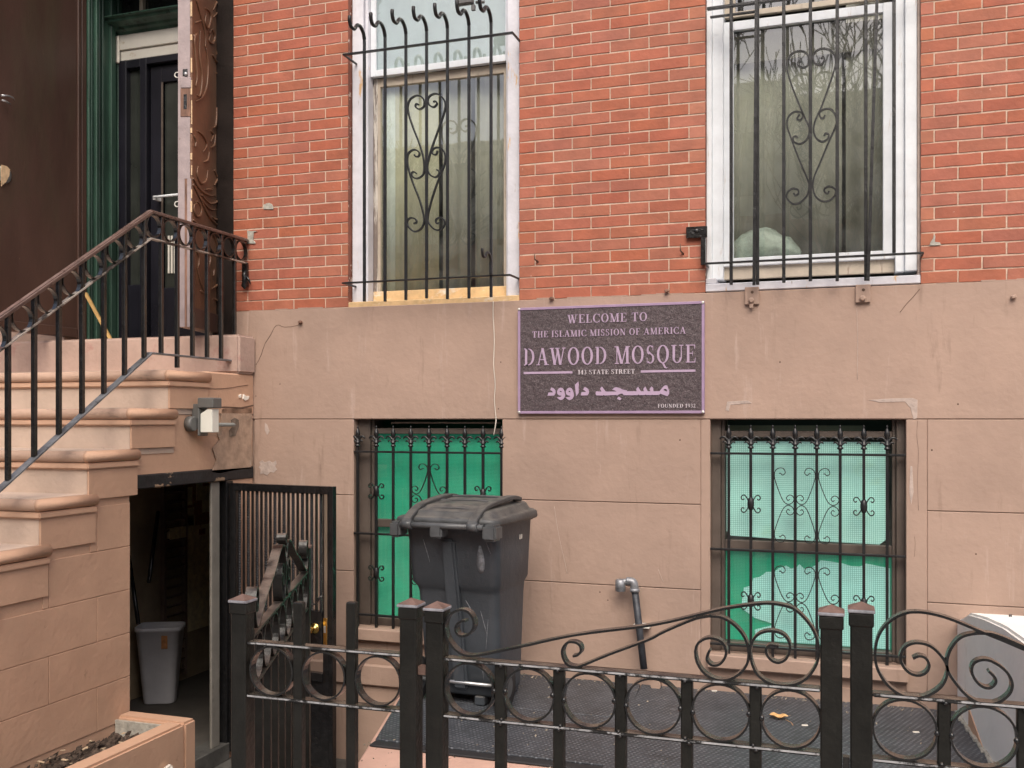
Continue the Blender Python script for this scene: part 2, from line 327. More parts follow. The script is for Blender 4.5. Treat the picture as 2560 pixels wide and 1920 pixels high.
M['whitewall'] = mat('cream_white_masonry', (0.88, 0.87, 0.83), 0.7, var=0.05, vscale=2.5, bump=0.4, bscale=30, spots=((0.52, 0.47, 0.38), 3, 0.62, (1, 1, 0.5), 0.15))
M['stake'] = mat('yellow_wood_stake', (0.52, 0.33, 0.12), 0.6, bump=0.2)
M['asphalt'] = mat('asphalt', (0.05, 0.05, 0.052), 0.9, var=0.2, vscale=3, bump=0.5)
M['pavement'] = mat('pavement_concrete', (0.30, 0.29, 0.27), 0.85, var=0.12, vscale=2, bump=0.4)
M['bark'] = mat('grey_bark', (0.13, 0.11, 0.09), 0.9, var=0.3, vscale=12, bump=0.6, streak=4)
M['opp_brick'] = mat('far_brown_brick', (0.40, 0.20, 0.14), 0.9, var=0.15, vscale=3, bump=0)
M['opp_beige'] = mat('far_beige_render', (0.72, 0.62, 0.46), 0.9, var=0.1, vscale=1, bump=0)
M['opp_glass'] = mat('far_window_glass', (0.03, 0.04, 0.05), 0.1, bump=0)
# emission added to brighten the window sheeting, standing for lit rooms behind it
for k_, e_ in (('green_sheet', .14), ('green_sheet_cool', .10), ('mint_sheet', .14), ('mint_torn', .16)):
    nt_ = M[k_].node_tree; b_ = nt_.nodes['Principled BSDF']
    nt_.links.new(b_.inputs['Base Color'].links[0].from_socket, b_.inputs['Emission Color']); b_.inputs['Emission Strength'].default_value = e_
def mat_tread():
    m = mat('rubber_mat', (0.048, 0.053, 0.062), 0.50, var=0.25, vscale=4, bump=0, spots=((0.17, 0.17, 0.18), 14, 0.62, (1, 1, 1), 0.15),
            spots2=((0.55, 0.53, 0.48), 80, 0.765, (1, 1, 1), 0.01))
    nt = m.node_tree; L = nt.links.new
    g = _n(nt, 'ShaderNodeNewGeometry'); sx = _n(nt, 'ShaderNodeSeparateXYZ'); L(g.outputs['Position'], sx.inputs[0])
    # diamond lug pattern from two crossed sines
    def sine(ax, ay, sc):
        a = _n(nt, 'ShaderNodeMath', operation='MULTIPLY'); a.inputs[1].default_value = ax * sc; L(sx.outputs[0], a.inputs[0])
        b = _n(nt, 'ShaderNodeMath', operation='MULTIPLY_ADD'); b.inputs[1].default_value = ay * sc; L(sx.outputs[1], b.inputs[0]); L(a.outputs[0], b.inputs[2])
        s = _n(nt, 'ShaderNodeMath', operation='SINE'); L(b.outputs[0], s.inputs[0]); return s.outputs[0]
    p = _n(nt, 'ShaderNodeMath', operation='MULTIPLY'); L(sine(1, 0.45, 175), p.inputs[0]); L(sine(-0.45, 1, 175), p.inputs[1])
    r = _n(nt, 'ShaderNodeMapRange'); r.inputs[1].default_value = 0.25; r.inputs[2].default_value = 0.5; L(p.outputs[0], r.inputs[0])
    bp = _n(nt, 'ShaderNodeBump'); bp.inputs['Strength'].default_value = 0.9; bp.inputs['Distance'].default_value = 0.004
    pb = nt.nodes['Principled BSDF']; oldc = pb.inputs['Base Color'].links[0].from_socket
    mxl = _n(nt, 'ShaderNodeMix', data_type='RGBA', blend_type='ADD'); ff = _n(nt, 'ShaderNodeMath', operation='MULTIPLY'); nq = _n(nt, 'ShaderNodeTexNoise'); nq.inputs['Scale'].default_value = 22; nq.inputs['Detail'].default_value = 4; L(g.outputs['Position'], nq.inputs['Vector'])
    rq = _n(nt, 'ShaderNodeMapRange'); rq.inputs[1].default_value = 0.35; rq.inputs[2].default_value = 0.65; rq.inputs[3].default_value = 0.15; rq.inputs[4].default_value = 1.3; L(nq.outputs[0], rq.inputs[0]); L(rq.outputs[0], ff.inputs[1]); L(r.outputs[0], ff.inputs[0])
    L(ff.outputs[0], mxl.inputs[0]); L(oldc, mxl.inputs[6]); mxl.inputs[7].default_value = (0.10, 0.108, 0.118, 1); L(mxl.outputs[2], pb.inputs['Base Color'])
    L(r.outputs[0], bp.inputs['Height']); L(bp.outputs[0], nt.nodes['Principled BSDF'].inputs['Normal'])
    return m
M['tread'] = mat_tread()

# ------------------------------------------------------------------ mesh helpers
ORG = {}
def tag(o, label=None, cat=None, group=None, kind=None):
    if label: o['label'] = label
    if cat: o['category'] = cat
    if group: o['group'] = group
    if kind: o['kind'] = kind
    return o
def thing(name, loc, label, cat, group=None):
    o = bpy.data.objects.new(name, None); C.objects.link(o)
    o.location = loc; o.empty_display_size = 0.1
    ORG[o.name] = Vector(loc)
    return tag(o, label, cat, group)
def org(o):
    return ORG.get(o.name, Vector((0, 0, 0))) if o else Vector((0, 0, 0))

class MB:
    def __init__(s): s.v = []; s.f = []; s.sm = []
    def add(s, vs, fs, smooth=False):
        n = len(s.v); s.v += [Vector(v) for v in vs]
        for f in fs: s.f.append(tuple(i + n for i in f)); s.sm.append(smooth)
        return s
    def box(s, x0, x1, y0, y1, z0, z1):
        if x0 > x1: x0, x1 = x1, x0
        if y0 > y1: y0, y1 = y1, y0
        if z0 > z1: z0, z1 = z1, z0
        return s.add([(x0, y0, z0), (x1, y0, z0), (x1, y1, z0), (x0, y1, z0), (x0, y0, z1), (x1, y0, z1), (x1, y1, z1), (x0, y1, z1)],
                     [(0, 3, 2, 1), (4, 5, 6, 7), (0, 1, 5, 4), (1, 2, 6, 5), (2, 3, 7, 6), (3, 0, 4, 7)])
    def obox(s, c, ax, ay, az, hx, hy, hz):
        c = Vector(c); ax = Vector(ax).normalized() * hx; ay = Vector(ay).normalized() * hy; az = Vector(az).normalized() * hz
        vs = [c + ax * i + ay * j + az * k for k in (-1, 1) for (i, j) in ((-1, -1), (1, -1), (1, 1), (-1, 1))]
        return s.add(vs, [(0, 3, 2, 1), (4, 5, 6, 7), (0, 1, 5, 4), (1, 2, 6, 5), (2, 3, 7, 6), (3, 0, 4, 7)])
    def prism(s, poly, off, smooth=False):
        """poly: closed 3D outline, pushed along the vector off"""
        off = Vector(off); n = len(poly); a = [Vector(p) for p in poly]
        return s.add(a + [p + off for p in a], [tuple(range(n - 1, -1, -1)), tuple(range(n, 2 * n))] +
                     [(i, (i + 1) % n, n + (i + 1) % n, n + i) for i in range(n)], smooth)
    def band(s, pts, wd, w, t, closed=False, smooth=True):
        """flat bar: w wide along wd, t thick, following pts"""
        wd = Vector(wd).normalized(); pts = [Vector(p) for p in pts]; n = len(pts); vs = []
        for i, p in enumerate(pts):
            if closed: tg = pts[(i + 1) % n] - pts[i - 1]
            else: tg = pts[min(i + 1, n - 1)] - pts[max(i - 1, 0)]
            nn = tg.cross(wd)
            if nn.length < 1e-9: nn = Vector((0, 0, 1))
            nn.normalize()
            for a, b in ((-1, -1), (1, -1), (1, 1), (-1, 1)): vs.append(p + wd * (a * w / 2) + nn * (b * t / 2))
        fs = []
        rng = n if closed else n - 1
        base = len(s.v); s.v += vs
        for i in range(rng):
            j = (i + 1) % n
            for k in range(4):
                l = (k + 1) % 4
                s.f.append((base + i * 4 + k, base + i * 4 + l, base + j * 4 + l, base + j * 4 + k)); s.sm.append(False)
        if not closed:
            s.f.append(tuple(base + k for k in (3, 2, 1, 0))); s.sm.append(False)
            s.f.append(tuple(base + (n - 1) * 4 + k for k in (0, 1, 2, 3))); s.sm.append(False)
        return s
    def tube(s, pts, r, seg=8, closed=False):
        pts = [Vector(p) for p in pts]; n = len(pts); base = len(s.v)
        rs = r if isinstance(r, (list, tuple)) else [r] * n
        up = None
        for i, p in enumerate(pts):
            tg = (pts[min(i + 1, n - 1)] - pts[max(i - 1, 0)]).normalized()
            if up is None:
                up = Vector((0, 0, 1)) if abs(tg.z) < 0.9 else Vector((1, 0, 0))
            a = tg.cross(up).normalized(); b = a.cross(tg).normalized(); up = b
            for k in range(seg):
                an = 2 * PI * k / seg + PI / 4 * (seg == 4)
                s.v.append(p + a * (math.cos(an) * rs[i]) + b * (math.sin(an) * rs[i]))
        for i in range(n - 1):
            for k in range(seg):
                l = (k + 1) % seg
                s.f.append((base + i * seg + k, base + i * seg + l, base + (i + 1) * seg + l, base + (i + 1) * seg + k)); s.sm.append(seg > 4)
        s.f.append(tuple(base + k for k in range(seg - 1, -1, -1))); s.sm.append(False)
        s.f.append(tuple(base + (n - 1) * seg + k for k in range(seg))); s.sm.append(False)
        return s
    def lathe(s, c, prof, seg=12, ax=(0, 0, 1)):
        c = Vector(c); ax = Vector(ax).normalized()
        t = Vector((1, 0, 0)) if abs(ax.x) < 0.9 else Vector((0, 1, 0))
        a = ax.cross(t).normalized(); b = ax.cross(a).normalized(); base = len(s.v)
        for (r, h) in prof:
            for k in range(seg):
                an = 2 * PI * k / seg
                s.v.append(c + ax * h + a * (math.cos(an) * r) + b * (math.sin(an) * r))
        for i in range(len(prof) - 1):
            for k in range(seg):
                l = (k + 1) % seg
                s.f.append((base + i * seg + k, base + i * seg + l, base + (i + 1) * seg + l, base + (i + 1) * seg + k)); s.sm.append(True)
        s.f.append(tuple(base + k for k in range(seg - 1, -1, -1))); s.sm.append(False)
        s.f.append(tuple(base + (len(prof) - 1) * seg + k for k in range(seg))); s.sm.append(False)
        return s
    def twist(s, x, y, z0, z1, w, turns):
        n = max(8, int(turns * 8)); base = len(s.v)
        for i in range(n + 1):
            a = 2 * PI * turns * i / n
            for k in range(4):
                an = a + PI / 4 + k * PI / 2
                s.v.append(Vector((x + math.cos(an) * w * 0.707, y + math.sin(an) * w * 0.707, z0 + (z1 - z0) * i / n)))
        for i in range(n):
            for k in range(4):
                l = (k + 1) % 4
                s.f.append((base + i * 4 + k, base + i * 4 + l, base + (i + 1) * 4 + l, base + (i + 1) * 4 + k)); s.sm.append(False)
        return s
    def loft(s, rings, cap=True, smooth=True):
        n = len(rings[0]); base = len(s.v)
        for r in rings: s.v += [Vector(p) for p in r]
        for i in range(len(rings) - 1):
            for k in range(n):
                l = (k + 1) % n
                s.f.append((base + i * n + k, base + i * n + l, base + (i + 1) * n + l, base + (i + 1) * n + k)); s.sm.append(smooth)
        if cap:
            s.f.append(tuple(base + k for k in range(n - 1, -1, -1))); s.sm.append(False)
            s.f.append(tuple(base + (len(rings) - 1) * n + k for k in range(n))); s.sm.append(False)
        return s
    def mesh(s, name, m, o=Vector((0, 0, 0)), bevel=0.0, seg=1):
        me = bpy.data.meshes.new(name)
        me.from_pydata([tuple(v - o) for v in s.v], [], s.f)
        me.polygons.foreach_set('use_smooth', s.sm)
        bm = bmesh.new(); bm.from_mesh(me)
        bmesh.ops.recalc_face_normals(bm, faces=bm.faces)
        if bevel:
            ed = [e for e in bm.edges if len(e.link_faces) == 2 and e.calc_face_angle(0) > 0.6]
            bmesh.ops.bevel(bm, geom=ed, offset=bevel, segments=seg, affect='EDGES', clamp_overlap=True)
        bm.to_mesh(me); bm.free()
        me.materials.append(m)
        return me
    def build(s, name, m, parent=None, bevel=0.0, seg=1, root=None, **tags):
        o_ = org(parent)
        me = s.mesh(name, m, o_, bevel, seg)
        o = bpy.data.objects.new(name, me); C.objects.link(o)
        if parent: o.parent = parent; ORG[o.name] = o_
        tag(o, **tags)
        return o
def inst(o, parent, loc=(0, 0, 0), rot=None, name=None):
    c = o.copy(); C.objects.link(c); c.parent = parent; c.location = loc
    ORG[c.name] = org(parent)
    if rot: c.rotation_euler = rot
    return c
def cr(pts, n=6, closed=False):
    """Catmull-Rom through points"""
    P = [Vector(p) for p in pts]; out = []; N = len(P)
    for i in range(N - (0 if closed else 1)):
        if closed: a, b, c, d = P[i - 1], P[i], P[(i + 1) % N], P[(i + 2) % N]
        else: a, b, c, d = P[max(i - 1, 0)], P[i], P[i + 1], P[min(i + 2, N - 1)]
        for k in range(n):
            t = k / n
            out.append(0.5 * ((2 * b) + (c - a) * t + (2 * a - 5 * b + 4 * c - d) * t * t + (3 * b - a - 3 * c + d) * t ** 3))
    if not closed: out.append(P[-1])
    return out
def S(pts, ox, oy, sc): return [(ox + x / sc, oy + y / sc) for x, y in pts]
def rrect(x0, x1, y0, y1, r, z, n=4):
    out = []
    for cx, cy, a0 in ((x1 - r, y1 - r, 0), (x0 + r, y1 - r, 90), (x0 + r, y0 + r, 180), (x1 - r, y0 + r, 270)):
        for k in range(n + 1):
            a = math.radians(a0 + 90 * k / n); out.append((cx + r * math.cos(a), cy + r * math.sin(a), z))
    return out
def struct(mb, name, m, **k):
    o = mb.build(name, m, None, **k); o['kind'] = 'structure'; return o
def cells(x0, x1, z0, z1, holes):
    xs = sorted({x0, x1, *[v for h in holes for v in h[:2] if x0 < v < x1]})
    zs = sorted({z0, z1, *[v for h in holes for v in h[2:] if z0 < v < z1]})
    out = []
    for i in range(len(xs) - 1):
        col = []
        for j in range(len(zs) - 1):
            mx_, mz_ = (xs[i] + xs[i + 1]) / 2, (zs[j] + zs[j + 1]) / 2
            if any(h[0] < mx_ < h[1] and h[2] < mz_ < h[3] for h in holes): continue
            if col and abs(col[-1][3] - zs[j]) < 1e-6: col[-1] = (xs[i], xs[i + 1], col[-1][2], zs[j + 1])
            else: col.append((xs[i], xs[i + 1], zs[j], zs[j + 1]))
        out += col
    return out
# ================================================================== THE SETTING
ZT = 2.163            # top of the stucco base
CH = 0.0655           # brick course
X_DOOR0, X_DOOR1 = -5.02, -3.722
W1 = (wx(870), wx(1298), 2.178, 4.35)
W2 = (wx(1763), wx(2302), 2.190, 4.45)
L1 = (wx(886), wx(1257), 0.205, 1.472)
L2 = (wx(1775.5), wx(2265), 0.205, 1.472)
XL, XR = -8.5, 4.6    # extent of the facade
ZTOP = 11.0
PLATE_Y = -1.34

g = MB(); g.box(-150, 150, -150, 60, -0.95, -0.85)
struct(g, 'ground', M['asphalt'])
g = MB(); g.box(-60, 60, -8.6, -3.0, -0.85, -0.03); struct(g, 'pavement', M['pavement'])
g = MB(); g.box(-60, 60, -8.75, -8.604, -0.85, -0.02); struct(g, 'kerb', M['concrete'])
g = MB(); g.box(-60, 60, -17.5, -8.754, -0.84, -0.16); struct(g, 'road', M['asphalt'])
g = MB(); g.box(-60, 60, -24.0, -17.504, -0.84, -0.03); struct(g, 'far_pavement', M['pavement'])
# areaway floor: painted concrete slab, its left edge runs askew beside the basement entry
poly = [(-2.45, -0.004, 0), (-2.215, -0.843, 0), (-1.90, -2.0, 0), (-1.86, -2.995, 0), (4.5, -2.995, 0), (4.5, -0.004, 0)]
g = MB(); g.prism([(x, y, -0.84) for x, y, z in poly], (0, 0, 0.822))
struct(g, 'areaway_slab', M['pink'], bevel=0.012)
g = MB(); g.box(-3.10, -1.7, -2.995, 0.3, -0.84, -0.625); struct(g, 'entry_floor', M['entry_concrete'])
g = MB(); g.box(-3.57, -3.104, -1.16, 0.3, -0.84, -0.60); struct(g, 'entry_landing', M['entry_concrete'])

# ------------------------------------------------------------------ the row house
house = thing('row_house', (0, 0, 0), 'row house with painted red brick above a brown stucco base, the building behind everything', 'house')
X_LEAF = X_DOOR0 - .055
holes_b = [W1, W2, (X_LEAF, X_DOOR1, 2.0, 4.7)]
b = MB()
for c in cells(XL, XR, ZT, ZTOP, [(h[0] - 0.003, h[1] + 0.003, h[2] - 0.03, h[3] + 0.03) for h in holes_b[:2]] + [holes_b[2]]):
    b.box(c[0], c[1], 0.0032, 0.33, c[2], c[3])
facade = b.build('brick_facade', M['mortar'], house)
singles, rest = [], []
ph = [(-3.504, 0.2240, X_DOOR1, W1[0]), (-1.5815, 0.2212, W1[1], W2[0]), (0.547, 0.2224, W2[1], XR),
      (-1.5815, 0.2212, W1[0], W1[1]), (0.547, 0.2224, W2[0], W2[1]), (-3.504, 0.2240, XL, X_LEAF), (-3.504, 0.2240, X_LEAF, X_DOOR1)]
JW = 0.0066
def proj(x, y, z):
    d = Vector((x, y, z)) - EYE; zc = d.dot(Vector((-SN, CS, 0)))
    return 1280 + F * d.dot(Vector((CS, SN, 0))) / zc, 1048 - F * d.z / zc
for pi_, (x0, mod, xa, xb) in enumerate(ph):
    zb = {3: W1[3], 4: W2[3], 6: 4.7}.get(pi_, ZT)
    for k in range(60):
        za = ZT + CH * k
        if za < zb - 0.01: continue
        if pi_ in (3, 4, 6) and za + CH < zb: continue
        off = x0 + (0 if k % 2 == 0 else mod / 2)
        n0 = math.floor((xa - off) / mod) - 1
        x = off + n0 * mod
        while x < xb:
            a, c = max(x + JW / 2, xa), min(x + mod - JW / 2, xb)
            if xb - c < 0.03: c = xb
            if a - xa < 0.03: a = xa
            if c - a > 0.03:
                px, py = proj((a + c) / 2, 0, za + CH)
                px2, py2 = proj((a + c) / 2, 0, za)
                pa, _ = proj(a, 0, za); pc, _ = proj(c, 0, za)
                vis = py2 > 2 and pc > 584 and pa < 2558
                (singles if vis else rest).append((a, c, za, (c - a) * (100 if vis else 1)))
            x += mod
if len(singles) > 300:
    singles.sort(key=lambda s: -(s[1] - s[0]) + 0.002 * abs(s[2] - 3)); rest += singles[300:]; singles = singles[:300]
BM = {}
for a, c, za, _ in singles:
    w = round(c - a, 3); key = (w, random.randrange(3))
    if key not in BM:
        q = MB(); hw = w / 2; hh = (CH - 0.0074) / 2
        j = lambda: random.uniform(-0.0012, 0.0012)
        vs = [(-hw, 0, -hh + j()), (-hw * .3, 0.0, -hh + j()), (hw * .4, 0, -hh + j()), (hw, 0, -hh + j()),
              (hw + j(), 0, hh + j()), (hw * .3, 0, hh + j()), (-hw * .4, 0, hh + j()), (-hw + j(), 0, hh + j())]
        q.prism(vs, (0, 0.055, 0))
        BM[key] = q.mesh('brick', M['brick'], bevel=0.002)
    o = bpy.data.objects.new('brick', BM[key]); C.objects.link(o); o.parent = facade
    o.location = ((a + c) / 2, random.uniform(-0.0015, 0.0012), za + CH / 2)
    o.rotation_euler = (random.uniform(-.012, .012), random.uniform(-.004, .004), random.uniform(-.005, .005))
q = MB()
for a, c, za, _ in rest: q.box(a, c, 0.0, 0.05, za + 0.0037, za + CH - 0.0037)
q.build('brick_courses', M['brick_stuff'], facade, kind='stuff')
for h in (W1, W2):      # stone lintels over the two tall windows and the doorway
    q = MB(); q.box(h[0] - 0.1, h[1] + 0.1, -0.03, 0.004, h[3] + 0.001, h[3] + 0.22); q.build('stone_lintel', M['stoop'], house, bevel=0.004)
q = MB(); q.box(X_DOOR0 - 0.05, X_DOOR1 + 0.05, -0.05, 0.004, 4.701, 5.0)
q.build('stone_lintel', M['stoop'], house, bevel=0.004)
# upper storeys: a painted wall with windows further up (out of the frame)
q = MB()
for i in range(4):
    for zz in (5.9, 8.5):
        q.box(-4.6 + i * 2.0, -3.6 + i * 2.0, -0.02, 0.0, zz, zz + 1.7)
q.build('upper_window', M['opp_glass'], house)

# stucco base: a backing with thick plates that leave the grooves open
HB = [(L1[0], L1[1], L1[2], L1[3]), (L2[0], L2[1], L2[2], L2[3]), (-5.4, -3.63, -0.9, 1.2)]
q = MB()
for c in cells(XL, XR, -0.84, ZT - 0.001, HB + [(X_LEAF, X_DOOR1, 2.0, 3)]):
    q.box(c[0], c[1], 0.0, 0.33, c[2], c[3])
stucco = q.build('stucco_wall', M['stucco'], house)
rows = [1.474, 1.007, 0.540, 0.073]
G = 0.0035
def plate(x0, x1, z0, z1):
    MB().box(x0, x1, -0.010, 0.003, z0, z1).build('stucco_panel', M['stucco'], stucco, bevel=0.003)
plate(-3.60, XR, 1.474 + G / 2, ZT)
for i in range(3):
    zt, zb = rows[i] - G / 2, rows[i + 1] + G / 2
    plate(-3.56, L1[0], zb, zt)
    plate(L1[1], wx(1752), zb, zt)
    plate(wx(2318), XR, zb, zt)
plate(wx(1752) + 0.001, L2[0], rows[3] + G / 2, rows[0] - G / 2)
plate(L2[1], wx(2318) - 0.001, rows[3] + G / 2, rows[0] - G / 2)
plate(L1[1], L2[0], -0.02, rows[3] - G / 2)
plate(L2[0], XR, -0.02, rows[3] - G / 2)
# thin coat with a soft top edge where the stucco laps the lowest brick course
q = MB(); x = -3.60; gap_ = False
while x < XR:
    x2 = x + random.uniform(0.05, 0.13)
    if not any(h[0] - 0.02 < x2 and x < h[1] + 0.02 for h in (W1, W2)):
        hgt = random.uniform(0.000, 0.009)
        q.box(x, x2, -0.009, 0.001, ZT + 0.0002, ZT + hgt + 0.001)
    elif q.v:
        q.build('stucco_lip', M['stucco'], stucco); q = MB()
    x = x2
q.build('stucco_lip', M['stucco'], stucco)
# jambs, sills and the ledge of the two basement windows
for nm, h in (('left', L1), ('right', L2)):
    q = MB(); q.box(h[0] - 0.01, h[1] + 0.01, -0.055, 0.20, h[2] - 0.075, h[2] - 0.002)
    q.build('window_ledge', M['stucco'], stucco, bevel=0.006)
q = MB(); q.box(-3.2, L1[1] + 0.16, -0.03, 0.0, -0.15, -0.02); q.build('base_ledge', M['stucco'], stucco, bevel=0.01)

# ------------------------------------------------------------------ windows
def frame_mb(x0, x1, z0, z1, y0, y1, wl_, wr, wb_, wt):
    q = MB(); q.box(x0, x0 + wl_, y0, y1, z0, z1); q.box(x1 - wr, x1, y0, y1, z0, z1)
    q.box(x0 + wl_, x1 - wr, y0 + .0015, y1, z0, z0 + wb_); q.box(x0 + wl_, x1 - wr, y0 + .0015, y1, z1 - wt, z1); return q
# --- tall window left of the sign
h = W1
q = MB()
q.box(h[0] - 0.0025, h[0] + 0.001, 0.0035, 0.32, h[2], h[3]); q.box(h[1] - 0.001, h[1] + 0.0025, 0.0035, 0.32, h[2], h[3])
q.box(h[0] - 0.02, h[1] + 0.02, 0.01, 0.32, h[3] + 0.001, h[3] + 0.03)
win1 = q.build('tall_window', M['reveal_brick'], house, label='tall window with bare wood along its bottom rail')
xa = wx(882.5, .055); xb = h[1] - 0.002
za, zb = h[2] + .0, h[3]
xc1 = wx(910, .055); xc2 = wx(1269.5, .055)
q = MB(); q.box(xa, xc1, 0.045, 0.14, za, zb); q.box(xc1, xc1 + .008, 0.068, 0.14, za, zb); q.box(xc1 + .008, xc1 + .028, 0.055, 0.14, za, zb)
q.box(xc2, xb, 0.045, 0.14, za, zb); q.box(xc2 - .012, xc2, 0.060, 0.14, za, zb); q.box(xa, xb, 0.046, 0.14, zb - .09, zb)
q.build('casing', M['white_casing'], win1, bevel=0.003)
q = MB(); q.box(h[0] - .002, h[1] + .002, 0.004, 0.20, h[2] - 0.020, h[2] + .018); q.build('sill', M['bare_wood'], win1, bevel=0.004)
zm = wz(1100, 166, .10)
xs0, xs1 = xc1 + .030, xc2 - .013
q = frame_mb(xs0, xs1, zm - .020, zb - .09, 0.085, 0.12, .036, .014, .040, .05); q.build('upper_sash', M['white'], win1, bevel=0.002)
MB().box(xs0 + .036, xs1 - .014, .1005, .1045, zm + .02, zb - .14).build('pane', M['glass_up'], win1)
zl = wz(1100, 722, .13)
q = MB(); q.box(xs0, xs0 + .030, .124, .16, za + .02, zm - .022); q.build('weathered_stile', M['grey_stile'], win1)
q = MB(); q.box(xs0 + .0305, xs0 + .048, .122, .16, za + .02, zm - .022); q.box(xs1 - .036, xs1, .122, .16, za + .02, zm - .022)
q.box(xs0 + .048, xs1 - .036, .1235, .16, zm - .075, zm - .022); q.build('lower_sash', M['cream_sash'], win1, bevel=0.002)
q = MB(); q.box(xs0, xs1, .120, .158, za + .026, zl - .001); q.build('bottom_rail', M['bare_wood'], win1, bevel=0.003)
MB().box(xs0 + .048, xs1 - .036, .138, .142, zl, zm - .075).build('pane', M['glass'], win1)
q = MB(); q.box(xs0 + .01, xs1, .122, .125, zm + .03, zb - .1); q.build('blind', M['blind'], win1)
def curtain(x0, x1, z0, z1, y, m, parent, n=40, amp=.012, freq=60):
    q = MB(); vs = []; base = 0
    for i in range(n + 1):
        x = x0 + (x1 - x0) * i / n; yy = y + amp * math.sin(x * freq) + amp * .6 * math.sin(x * freq * .37 + 1)
        vs += [(x, yy, z0), (x, yy, z1), (x, yy + .003, z1), (x, yy + .003, z0)]
    fs = []
    for i in range(n):
        for k in range(4): fs.append((i * 4 + k, i * 4 + (k + 1) % 4, i * 4 + 4 + (k + 1) % 4, i * 4 + 4 + k))
    q.add(vs, fs, True); return q.build('curtain', m, parent)
curtain(xs0 + .045, xs0 + .13, zl - .05, zm, .168, M['blind'], win1, 24, .004, 80)
curtain(xs0 + .13, xs0 + .42, zl - .05, zm, .178, M['curtain'], win1, 40, .008)
curtain(xs0 + .44, xs0 + .62, zl - .05, zm, .20, M['net'], win1, 24, .008)
curtain(xs0 + .65, xs1, zl - .05, zm, .21, M['net'], win1, 24, .008)
# --- tall window right of the sign
h = W2
q = MB(); q.box(h[0] - 0.0025, h[0] + 0.001, 0.0035, 0.32, h[2], h[3]); q.box(h[1] - 0.001, h[1] + 0.0025, 0.0035, 0.32, h[2], h[3])
q.box(h[0] - 0.02, h[1] + 0.02, 0.01, 0.32, h[3] + 0.001, h[3] + 0.03)
win2 = q.build('tall_window', M['reveal_brick'], house, label='tall window with white casings and a grey net curtain')
xa, xb = h[0] + .002, wx(2293, .03)
q = MB(); q.box(xa, xa + .030, .035, .2, h[2] + .05, h[3]); q.box(xa + .030, wx(1808, .05), .050, .2, h[2] + .05, h[3])
q.box(wx(2262, .04), xb, .030, .2, h[2] + .05, h[3]); q.box(wx(2238, .05), wx(2262, .04), .050, .2, h[2] + .05, h[3])
q.box(xa, xb, .036, .2, h[3] - .09, h[3]); q.build('casing', M['white'], win2, bevel=0.003)
q = MB(); q.box(xb + .001, h[1] + .001, .02, .2, h[2] - .01, h[3]); q.build('caulked_edge', M['filler'], win2)
q = MB(); q.box(h[0], h[1] + .001, .004, .2, h[2] - .02, h[2] + .024); q.box(h[0], wx(1790), .012, .2, h[2] + .024, h[2] + .055)
q.build('sill', M['white_casing'], win2, bevel=0.004)
xs0, xs1 = wx(1809, .09), wx(2237, .09)
zA = wz(2000, 648, .09); zB = wz(2000, 690, .09)
MB().box(xs0, xs1, .105, .14, zB, zA - .022).build('lower_panel', M['cream_sash'], win2, bevel=.002)
zR = wz(2000, 40, .09)
q = frame_mb(xs0, xs1, zA - .022, zR + .012, .080, .115, wx(1834, .09) - xs0, xs1 - wx(2207, .09), .045, .050)
q.build('lower_sash', M['white'], win2, bevel=.003)
q = frame_mb(xs0, xs1, zR + .05, h[3] - .09, .12, .15, .06, .06, .03, .05); q.build('upper_sash', M['cream_sash'], win2, bevel=.002)
MB().box(wx(1834, .09), wx(2207, .09), .098, .102, zA + .023, zR - .038).build('pane', M['glass'], win2)
MB().box(xs0 + .06, xs1 - .06, .133, .137, zR + .08, h[3] - .14).build('pane', M['glass_up'], win2)
curtain(xs0, xs0 + .62, zA - .05, zR - .12, .20, M['net'], win2, 60, .010, 45)
curtain(xs0 + .64, xs1, zA - .05, zR + .3, .17, M['net'], win2, 40, .010, 50)
MB().box(xs0 + .03, xs1 - .05, .15, .16, zR - .20, zR - .045).build('roller_blind', M['room'], win2)
q = MB(); pts = []
for (dx, zz, r) in ((0, .0, .10), (.09, .015, .12), (.2, .04, .135), (.32, .05, .125), (.40, .02, .10)): pass
rng = random.Random(3)
rings = []
for i in range(9):
    t = i / 8; xx = wx(1833, .17) + t * .36; rr = .03 + .14 * math.sin(PI * min(1, .15 + t * .8)) ** .7 * (1 if t < .95 else .5)
    rings.append([(xx + rng.uniform(-.008, .008), .17 + math.cos(a) * .04 * (1 + rng.uniform(-.2, .2)), zA + .02 + max(0, math.sin(a)) * rr * (.95 + rng.uniform(-.16, .16))) for a in [2 * PI * k / 14 for k in range(14)]])
bag = MB().loft(rings).build('plastic_bag', M['bag'], None)
tag(bag, 'pale crumpled plastic bag lying behind the glass of the right tall window', 'bag')
